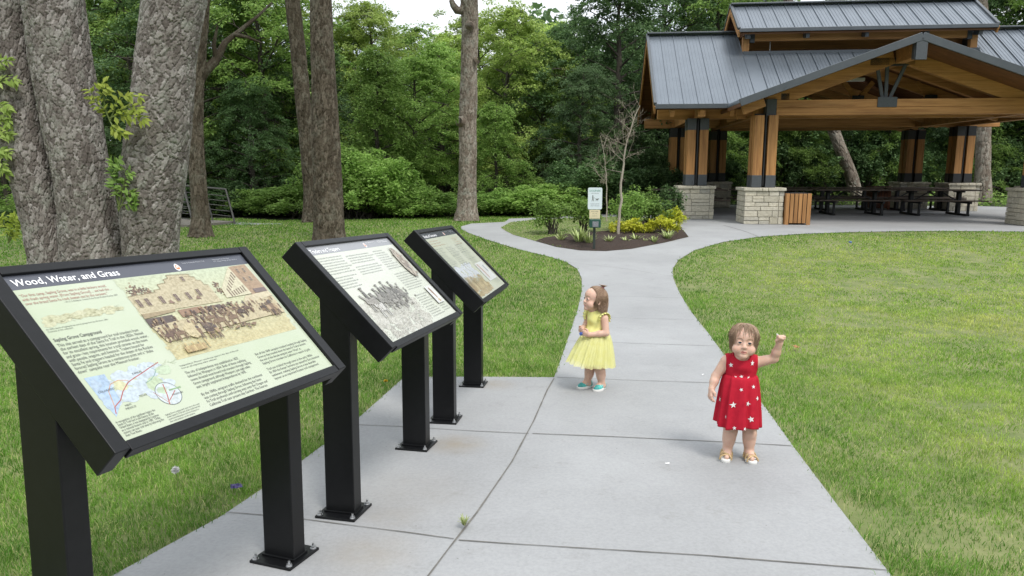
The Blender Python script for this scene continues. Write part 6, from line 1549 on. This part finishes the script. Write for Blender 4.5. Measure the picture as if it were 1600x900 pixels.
b0 = bmesh.new(); bmesh.ops.create_icosphere(b0, subdivisions=2, radius=1); me = bpy.data.meshes.new('petal'); b0.to_mesh(me); b0.free(); me.transform(Matrix.Diagonal((.006, .004, .016, 1))); o = link('petal', me, M('pale_petal', (.70, .66, .66), None)); o.location = fx_; o.rotation_euler = (.2, -.7, 0); tag(o, 'small pale petal pinched in the raised fist of the child in red', 'petal')

# ---- the girl in yellow, turned to the left, both hands in front
yx, yy = un(930, 607)
Th = Matrix.Translation((0.0, -.022, .714)) @ Matrix.Rotation(R(-14), 4, 'Z') @ Matrix.Rotation(R(-10), 4, 'X')
spec = dict(head=Th, hs=1.0, gaze=(.0, -1, .05),
    legs={'r': ((-.042, 0, .30), (-.046, -.020, .165), (-.048, -.040, .058), (-.050, -.105, .030)), 'l': ((.042, 0, .30), (.046, .004, .165), (.050, .022, .058), (.056, -.045, .030))},
    arms={'r': ((-.084, 0, .572), (-.104, -.028, .480), (-.035, -.125, .475), (.75, -.6, .15), (-.1, -.5, 1), .9, False), 'l': ((.088, .004, .574), (.118, .000, .468), (.050, -.110, .455), (-.72, -.62, .22), (-.2, -.4, 1), 1.0, False)}, back={'r': (-.6, -.8, 0), 'l': (.6, -.8, 0)})
yel, W, R3 = person('person', yx, yy, R(-58), 1.035, 'toddler in a yellow tulle dress with teal shoes on the path, looking left', spec)
hair(yel, W, R3, 1.0, 'tuft', hairm[1], 8)
ym = cloth('yellow_jersey', (.74, .71, .24), (.80, .78, .32)); tul = cloth('yellow_tulle', (.80, .78, .32), (.84, .83, .42), alpha=.5)
lining = cloth('yellow_lining', (.76, .73, .28), (.81, .79, .36))
me = bodice('bodice', .435, 0, ((0, -.026, .658), (.050, .062, .052)), ((.120, .0, .585), (.034, .09, .074)), .006, ym, yel)
dr = link('dress', me, ym, yel)
fr_ = []                                                                   # ruffles round the armholes
for s in (-1, 1):
    V, Fq = [], []
    n = 60
    for i in range(n+1):
        t = -1.9+3.8*i/n; p = np.array([s*(.086-.010*abs(math.sin(t))), .002-.050*math.sin(t), .562+.056*math.cos(t)]); out_ = np.array([s*.95, -.45*math.sin(t), .10*math.cos(t)]); w_ = .018*math.cos(t*.7)+.007; wv = .006*math.sin(i*1.05)
        V += [tuple(p+np.array([s*-.004, 0, 0])), tuple(p+out_*w_*.55+np.array([s*.004, wv*.6, wv])), tuple(p+out_*w_+np.array([s*.006, wv, -wv]))]
    for i in range(n):
        for k in range(2): Fq.append((3*i+k, 3*i+3+k, 3*i+4+k, 3*i+1+k))
    m2 = npmesh('ruffle', V, np.array(Fq), smooth=True); o = link('ruffle', m2, ym, dr); q = o.modifiers.new('t', 'SOLIDIFY'); q.thickness = .0016
hem = lambda th: .024*np.cos(th)
for i, (r1, nf, am, z1, m_) in enumerate((((.128, .132), 14, .009, .218, lining), ((.150, .158), 17, .011, .205, tul), ((.166, .176), 19, .013, .198, tul))):
    f2, V, Q = skirt(.452-.002*i, z1+.004, (.088+.003*i, .080+.003*i), (r1[0]+.006, r1[1]+.008), nf, am, 20+i, shift=(-.004, -.050), hem=hem, nu=200, pw_=.62)
    link('tulle_layer' if i else 'skirt_lining', npmesh('skirt', V, Q, smooth=True), m_, dr)
teal = M('teal_mesh_upper', (.06, .42, .38), (.10, .52, .46), 60, .6, bump=.4, bscale=300, dist=.001); teal2 = M('dark_teal_toe', (.035, .27, .26), (.06, .34, .32), 40, .5); mint = M('mint_strap', (.22, .62, .62), (.30, .68, .68), 40, .5)
shoe(yel, (-.049, -.042, 0), R(-2), 'teal sneaker', [white, teal, teal2, mint], .142, .068); shoe(yel, (.051, .020, 0), R(14), 'teal sneaker', [white, teal, teal2, mint], .142, .068)
toy = yel.matrix_basis @ Vector((.006, -.150, .462))
mb = MB(); mb.cyl((0, 0, -.012), .014, .022, 14, .012); mb.cyl((0, 0, .010), .007, .012, 10); o = mb.build('toy', M('blue_plastic', (.05, .10, .42), (.07, .14, .5), 9, .3), bevel=.002, smooth=False); o.location = toy; o.rotation_euler = (.5, .6, 0); tag(o, 'small blue plastic toy held by the child in yellow', 'toy')
# ------------------------------------------------------------------ planting bed, notice post, footbridge, small things
SG = 'green shrubs in the planting bed'
for i, (px, pb, pt, wpx, m_, lab) in enumerate([(863, 366, 312, 56, lf_shrub, 'round green shrub standing alone at the left end of the planting bed'), (912, 362, 310, 44, lf_mid, 'green shrub right behind the notice post'),
        (985, 360, 297, 56, lf_shrub, 'tall bright green shrub behind the bare sapling'), (1016, 357, 300, 52, lf_mid, 'green shrub between the sapling and the golden mounds'), (1046, 350, 296, 44, lf_dark, 'dark green shrub beside the front left stone pier')]):
    x, y = un(px, pb); h = at(px, pt, y)[2]-float(g(y)); r_ = wpx/F*math.hypot(x, y)/2*1.0
    bush_obj('shrub', 60+i, r_, r_, h, 2100, .075, m_, lab, 'shrub', SG, (x, y), 8, up=1.0)
GG = 'golden mounds in the planting bed'
for i, (px, pb, pt, wpx, lab) in enumerate([(985, 370, 345, 58, 'low golden yellow mound right of the sapling foot'), (1038, 371, 342, 56, 'wide golden yellow mound near the right tip of the bed'), (1054, 358, 328, 40, 'golden yellow mound against the dark shrub by the stone pier')]):
    x, y = un(px, pb); h = at(px, pt, y)[2]-float(g(y)); r_ = wpx/F*math.hypot(x, y)/2
    bush_obj('golden_shrub', 70+i, r_, r_*.8, h, 2600, .055, lf_yel, lab, 'shrub', GG, (x, y+.25), 8, up=.35)
def striped():
    m = bpy.data.materials.new('striped_blades'); nt, b, out = nodes(m); L = nt.links; geo = node(nt, 'ShaderNodeNewGeometry')
    r = ramp(nt, geo.outputs['Random Per Island'], [(0, (.20, .30, .06)), (.4, (.36, .45, .14)), (1, (.55, .60, .30))]); L.new(r.outputs[0], b.inputs['Base Color']); b.inputs['Roughness'].default_value = .5; return m
stm = striped(); TG = 'striped grass tufts in the planting bed'
def tuft(px, pb, h, r_, n, lab, seed, mat=stm, group=TG, name='grass_tuft', wd=.022, cat='ornamental grass'):
    rng = np.random.default_rng(seed); x, y = un(px, pb); z = float(g(y)); V, Q = [], []
    for i in range(n):
        a = rng.uniform(0, 6.28); l = rng.uniform(.7, 1.2); d = np.array([math.cos(a), math.sin(a), 0]); sd = np.array([-d[1], d[0], 0]); b0 = d*rng.uniform(0, .05)*r_*4; b = len(V); arch = rng.uniform(.35, 1.0)
        for s in np.linspace(0, 1, 6):
            p = b0+d*r_*arch*s*l+np.array([0, 0, h*l*(1.35*s-.75*arch*s*s)]); w_ = wd*(1-s)**.6*.5+.001; V += [tuple(p-sd*w_), tuple(p+sd*w_)]
        Q += [(b+2*k, b+2*k+2, b+2*k+3, b+2*k+1) for k in range(5)]
    o = link(name, npmesh(name, V, np.array(Q)), mat); o.location = (x, y, z+.02); return tag(o, lab, cat, group)
for i, (px, pb, h, r_, n, lab) in enumerate([(905, 382, .34, .34, 90, 'big striped grass tuft left of the notice post'), (921, 384, .26, .26, 60, 'striped grass tuft touching the foot of the notice post'), (876, 379, .20, .2, 36, 'small striped tuft under the lone round shrub'), (952, 382, .18, .2, 34, 'small striped tuft in bare mulch between post and sapling'),
        (978, 381, .13, .14, 22, 'tiny striped tuft right of the sapling foot'), (994, 378, .16, .2, 34, 'striped tuft in front of the left golden mound'), (1022, 380, .15, .17, 30, 'striped tuft between the golden mounds'), (1043, 375, .20, .27, 50, 'striped tuft before the wide golden mound'), (1008, 380, .10, .1, 14, 'tiny pale tuft in the mulch before the mounds')]):
    tuft(px, pb, h, r_, n, lab, 90+i)

def sapling(px, pb, rows, tpx, seed, r0, label, nb, twig):
    x, y = un(px, pb); rt = empty('bare_sapling', (x, y, float(g(y))), label=label, cat='tree', group=None); o = np.array(rt.location); rng = np.random.default_rng(seed)
    P = np.array([at(a, b, y)-o for a, b in rows]); q = np.linspace(0, 1, 16); P = np.stack([np.interp(q, np.linspace(0, 1, len(P)), P[:, k]) for k in range(3)], 1); P[1:-1] += rng.normal(0, .012, (14, 3)); P[0, 2] = -.03
    m = link('trunk', tubes_mesh('trunk', [(P, r0*(1-.75*q), 8)]), bark_pale_s, rt); W_ = []
    def grow(p, d, L, r, lev):
        n = 6; s = np.linspace(0, 1, n); pts = [p]
        for k in range(1, n): d = d+rng.normal(0, .13, 3)+np.array([0, 0, .03]); d /= np.linalg.norm(d); pts.append(pts[-1]+d*L/n)
        W_.append((np.array(pts), r*(1-.7*s), 5 if lev == 0 else 4))
        if lev < 3:
            for k in range(rng.integers(2, 5) if lev < 2 else 2):
                i = rng.integers(1, n); dd = d+rng.normal(0, .62, 3); dd /= np.linalg.norm(dd); grow(pts[i], dd, L*rng.uniform(.4, .7), max(.0022, r*.5), lev+1)
    for k in range(nb):
        t = rng.uniform(.42, 1.0); p = np.array([np.interp(t, q, P[:, a]) for a in range(3)]); a = rng.uniform(0, 6.28); d = np.array([math.cos(a), math.sin(a)*.8, rng.uniform(.1, .9)]); d[0] -= .25; grow(p, d/np.linalg.norm(d), twig*rng.uniform(.5, 1.1), .010*(1.25-t*.6), 0)
    link('twigs', tubes_mesh('twigs', W_), M('twig_bark', (.22, .185, .14), (.36, .31, .25), 30, .9), rt)
    return rt
bark_pale_s = M('sapling_bark', (.28, .24, .19), (.42, .375, .31), 40, .85, bump=.5, bscale=60)
sapling(966, 371, [(966, 371), (967, 345), (970, 315), (971, 290), (974, 262), (975, 240), (982, 215), (990, 190), (1000, 165)], 3, 5, .036, 'leafless sapling with a pale trunk rising from the mulch bed', 12, .85)
sapling(948, 346, [(948, 346), (948, 320), (948, 295), (947, 270), (944, 240), (938, 212)], 3, 9, .022, 'second, thinner leafless sapling behind the first one', 8, .65)

# notice post in the mulch bed
nx, ny = un(928, 390.5); npst = empty('notice_post', (nx, ny, float(g(ny))), 0.0, 'notice post with pale sign, cream plate and green bag box in the mulch bed', 'notice post')
px1 = 1126/math.hypot(nx, ny)                                                # photo pixels per metre at the post
zz = lambda py: float(at(928, py, ny)[2]-npst.location[2])
ppm = .0098*ny/10
gsteel = M('green_post_steel', (.02, .028, .024), (.03, .04, .034), 20, .5)
mb = MB(); mb.box((0, 0, zz(296)/2-.1), (.05, .035, zz(296)+.2)); mb.build('pole', gsteel, npst, bevel=.004)
def rrect(w_, h_, r, n=5):
    pts = []
    for cx, cy, a0 in ((w_/2-r, h_/2-r, 0), (-w_/2+r, h_/2-r, 90), (-w_/2+r, -h_/2+r, 180), (w_/2-r, -h_/2+r, 270)):
        for k in range(n+1): a = R(a0+90*k/n); pts.append((cx+r*math.cos(a), cy+r*math.sin(a)))
    return pts
sw_, sh_ = .285, zz(293)-zz(327); sc1 = (zz(293)+zz(327))/2
def plate(w_, h_, zc, y0, th, mat, name, r=.02, par=None):
    mb = MB(); mb.prism([(a, b+zc) for a, b in rrect(w_, h_, r)], 'y', y0-th, y0); return mb.build(name, mat, par or npst)
s1 = plate(sw_, sh_, sc1, -.020, .005, flat('sign_pale_blue', (.62, .69, .72), .4), 'sign_plate', .03)
s2 = plate(.215, zz(327.8)-zz(341.5), (zz(327.8)+zz(341.5))/2, -.020, .005, flat('sign_cream', (.66, .58, .38), .5), 'cream_plate', .008)
bxh = zz(342)-zz(355); mb = MB(); mb.box((0, -.085, (zz(342)+zz(355))/2), (.225, .12, bxh)); bb = mb.build('bag_box', M('box_green', (.012, .06, .045), (.018, .075, .055), 20, .4), npst, bevel=.012)
mb = MB(); mb.box((.005, -.147, (zz(342)+zz(355))/2-.01), (.12, .008, bxh*.66)); mb.build('box_label', M('label_grey', (.10, .105, .12), (.26, .27, .29), 50, .5), bb)
def lettering(lines, name, mat, par):
    vs_, fs_ = [], []
    for text, xc, zc, size, wd in lines:
        t = Txt(0); t.add(text, 0, 0, size, width=wd); xs = [v[0] for v in t.v]; mid = (min(xs)+max(xs))/2; b = len(vs_)
        vs_ += [(v[0]-mid+xc, -.0262, v[1]+zc) for v in t.v]; fs_ += [[i+b for i in f] for f in t.f]
    me = bpy.data.meshes.new(name); me.from_pydata(vs_, [], fs_); link(name, me, mat, par)
lettering([('DOGIPARK', 0, sc1+sh_*.31, .055, .225)], 'heading_lettering', flat('ink_green', (.02, .22, .14)), s1)
lettering([('KEEP THE PARK CLEAN', 0, sc1+sh_*.22, .02, .15), ('PLEASE CLEAN UP', 0, sc1-sh_*.27, .026, .17), ('AFTER YOUR DOG', 0, sc1-sh_*.36, .026, .17)], 'text_lettering', ink, s1)
lettering([('BAGS HERE', 0, (zz(327.8)+zz(341.5))/2+.045, .026, .14), ('PULL ONE', 0, (zz(327.8)+zz(341.5))/2+.005, .02, .09), ('THANK YOU', 0, (zz(327.8)+zz(341.5))/2-.04, .018, .10)], 'text_lettering', ink, s2)
mb = MB()                                                                    # walker and dog pictogram
def pp(pts): mb.poly([(x, -.0264, sc1+z) for x, z in pts])
pp([(-.045+.011*math.cos(2*math.pi*k/10), .052+.012*math.sin(2*math.pi*k/10)) for k in range(10)]); pp([(-.056, .038), (-.034, .038), (-.032, -.005), (-.052, -.005)]); pp([(-.052, -.005), (-.040, -.005), (-.058, -.055), (-.068, -.055)]); pp([(-.042, -.005), (-.032, -.005), (-.018, -.055), (-.028, -.055)]); pp([(-.036, .034), (-.030, .028), (.0, .006), (-.004, .0)])
pp([(.018, -.012), (.062, -.012), (.062, -.030), (.018, -.030)]); pp([(.062, .002), (.082, -.004), (.080, -.018), (.060, -.014)]); pp([(.018, -.03), (.026, -.03), (.024, -.055), (.017, -.055)]); pp([(.052, -.03), (.060, -.03), (.062, -.055), (.054, -.055)]); pp([(.018, -.012), (.022, -.018), (.004, .006), (.001, .003)]); pp([(0, .004), (.062, -.004), (.062, -.007), (0, .001)])
mb.build('pictogram', ink, s1)

# footbridge at the edge of the wood, far left
p1, p2 = np.array(un(442, 349.5)), np.array(un(352, 349)); ddk = [un(352, 347), un(358, 345), un(395, 348.3), un(442, 349.2), un(440, 350.2), un(400, 351), un(356, 350.5)]
sheet('path', ddk, -.002, conc)
fb = np.array(un(356, 349)); br = empty('footbridge', (fb[0], fb[1], float(g(fb[1]))), R(150), 'small footbridge with grey metal handrails at the wood edge, far left', 'footbridge')
rail = M('galvanised_rail', (.07, .066, .06), (.11, .104, .095), 30, .6, metal=.2)
for sd in (0, 1):
    lst = []
    oy = 1.3*sd
    lst.append((np.array([(-.3, oy, .0), (0, oy, .95), (4.6, oy, 1.15)]), .028, 6))
    for z in (.2, .34, .48, .62, .76): lst.append((np.array([(-.22+.3*z/.95, oy, z), (4.6, oy, z+.2)]), .012, 5))
    for x in (.9, 1.8, 2.7, 3.6, 4.5): lst.append((np.array([(x-.28, oy, 0.0), (x, oy, .96+.045*x)]), .022, 6))
    link('handrail', tubes_mesh('handrail', lst), rail, br)
mb = MB(); mb.box((2.2, .65, .02), (4.8, 1.5, .08)); mb.build('deck', M('bridge_planks', (.16, .145, .12), (.22, .2, .17), 20, .8), br)

# small things on lawn and walk
def at_ground(px, py, dz=0.0): x, y = un(px, py); return (x, y, float(g(y))+dz)
def little(name, loc, rot, label, cat, mat, fn):
    mb = MB(); fn(mb); o = mb.build(name, mat); o.location = loc; o.rotation_euler = rot; return tag(o, label, cat)
# dandelion clock: stalk and a ball of fine seeds
dz_ = empty('dandelion', at_ground(277, 768), label='white dandelion seed head standing in the grass under the nearest sign', cat='dandelion')
link('stalk', tubes_mesh('stalk', [(np.array([(0, 0, -.01), (.006, 0, .06), (.0, 0, .115)]), .0022, 6)]), M('stalk_green', (.18, .24, .07), None), dz_)
rr = np.random.default_rng(2); Vd = rr.normal(0, 1, (520, 3)); Vd /= np.linalg.norm(Vd, axis=1)[:, None]
link('seed_head', leaf_mesh('seed_head', [leaf_quads(np.array([0, 0, .118])+Vd*.0045, Vd, rr.normal(0, 1, (520, 3)), .0165, rr, .22)]), M('seed_white', (.66, .66, .66), None, rough=.9), dz_)
yd = empty('dandelion', at_ground(603, 606), label='yellow dandelion flower in the lawn behind the middle sign post', cat='dandelion')
link('stalk', tubes_mesh('stalk', [(np.array([(0, 0, -.01), (0, 0, .055)]), .002, 5)]), M('stalk_green_two', (.18, .24, .07), None), yd); Vd[:, 2] = np.abs(Vd[:, 2])
link('flower', leaf_mesh('flower', [leaf_quads(np.tile([0, 0, .055], (520, 1)), Vd*[1, 1, .5], rr.normal(0, 1, (520, 3)), .016, rr, .3)]), M('dandelion_yellow', (.72, .50, .02), None), yd)
def crumple(mb, s, seed):
    r_ = random.Random(seed); n = 7; vs_ = [(s*(i-n/2)/n*1.6+r_.uniform(-.1, .1)*s, s*(j-n/2)/n+r_.uniform(-.1, .1)*s, abs(r_.gauss(0, .16))*s) for j in range(n) for i in range(n)]
    mb.add(vs_, [(j*n+i, j*n+i+1, (j+1)*n+i+1, (j+1)*n+i) for j in range(n-1) for i in range(n-1)])
little('wrapper', at_ground(371, 768, .03), (.3, .1, .5), 'crumpled violet wrapper in the grass left of the near post', 'litter', M('violet_foil', (.035, .028, .11), (.07, .05, .18), 30, .4), lambda m: crumple(m, .04, 1))
little('dry_leaf', at_ground(1243, 547, .035), (.2, .1, .5), 'curled orange-brown leaf on the lawn beside the raised fist', 'leaf', M('dry_leaf', (.30, .15, .06), (.42, .24, .10), 40, .8), lambda m: crumple(m, .06, 4))
little('bottle_cap', at_ground(1328, 383, .05), (.3, .2, 0), 'tiny blue cap lying far out on the right-hand lawn', 'bottle cap', M('cap_blue', (.10, .18, .34), None, rough=.4), lambda m: m.cyl((0, 0, 0), .032, .03, 14, .030))
for px, py, lb, sd in ((1043, 725, 'white petal on the concrete left of the gold shoes', 3), (1098, 586, 'white petal on the concrete left of the red dress', 5)):
    little('petal', at_ground(px, py, .003), (0, 0, .2*sd), lb, 'petal', M('white_petal_%d' % sd, (.74, .74, .74), None, rough=.6), lambda m: crumple(m, .018, sd))
tuft(725, 827, .040, .045, 34, 'small grass tuft growing in the joint of the walk', 120, M('joint_weed', (.16, .23, .06), (.34, .36, .15), 60, .7), None, 'weed_tuft', .004, 'weed')
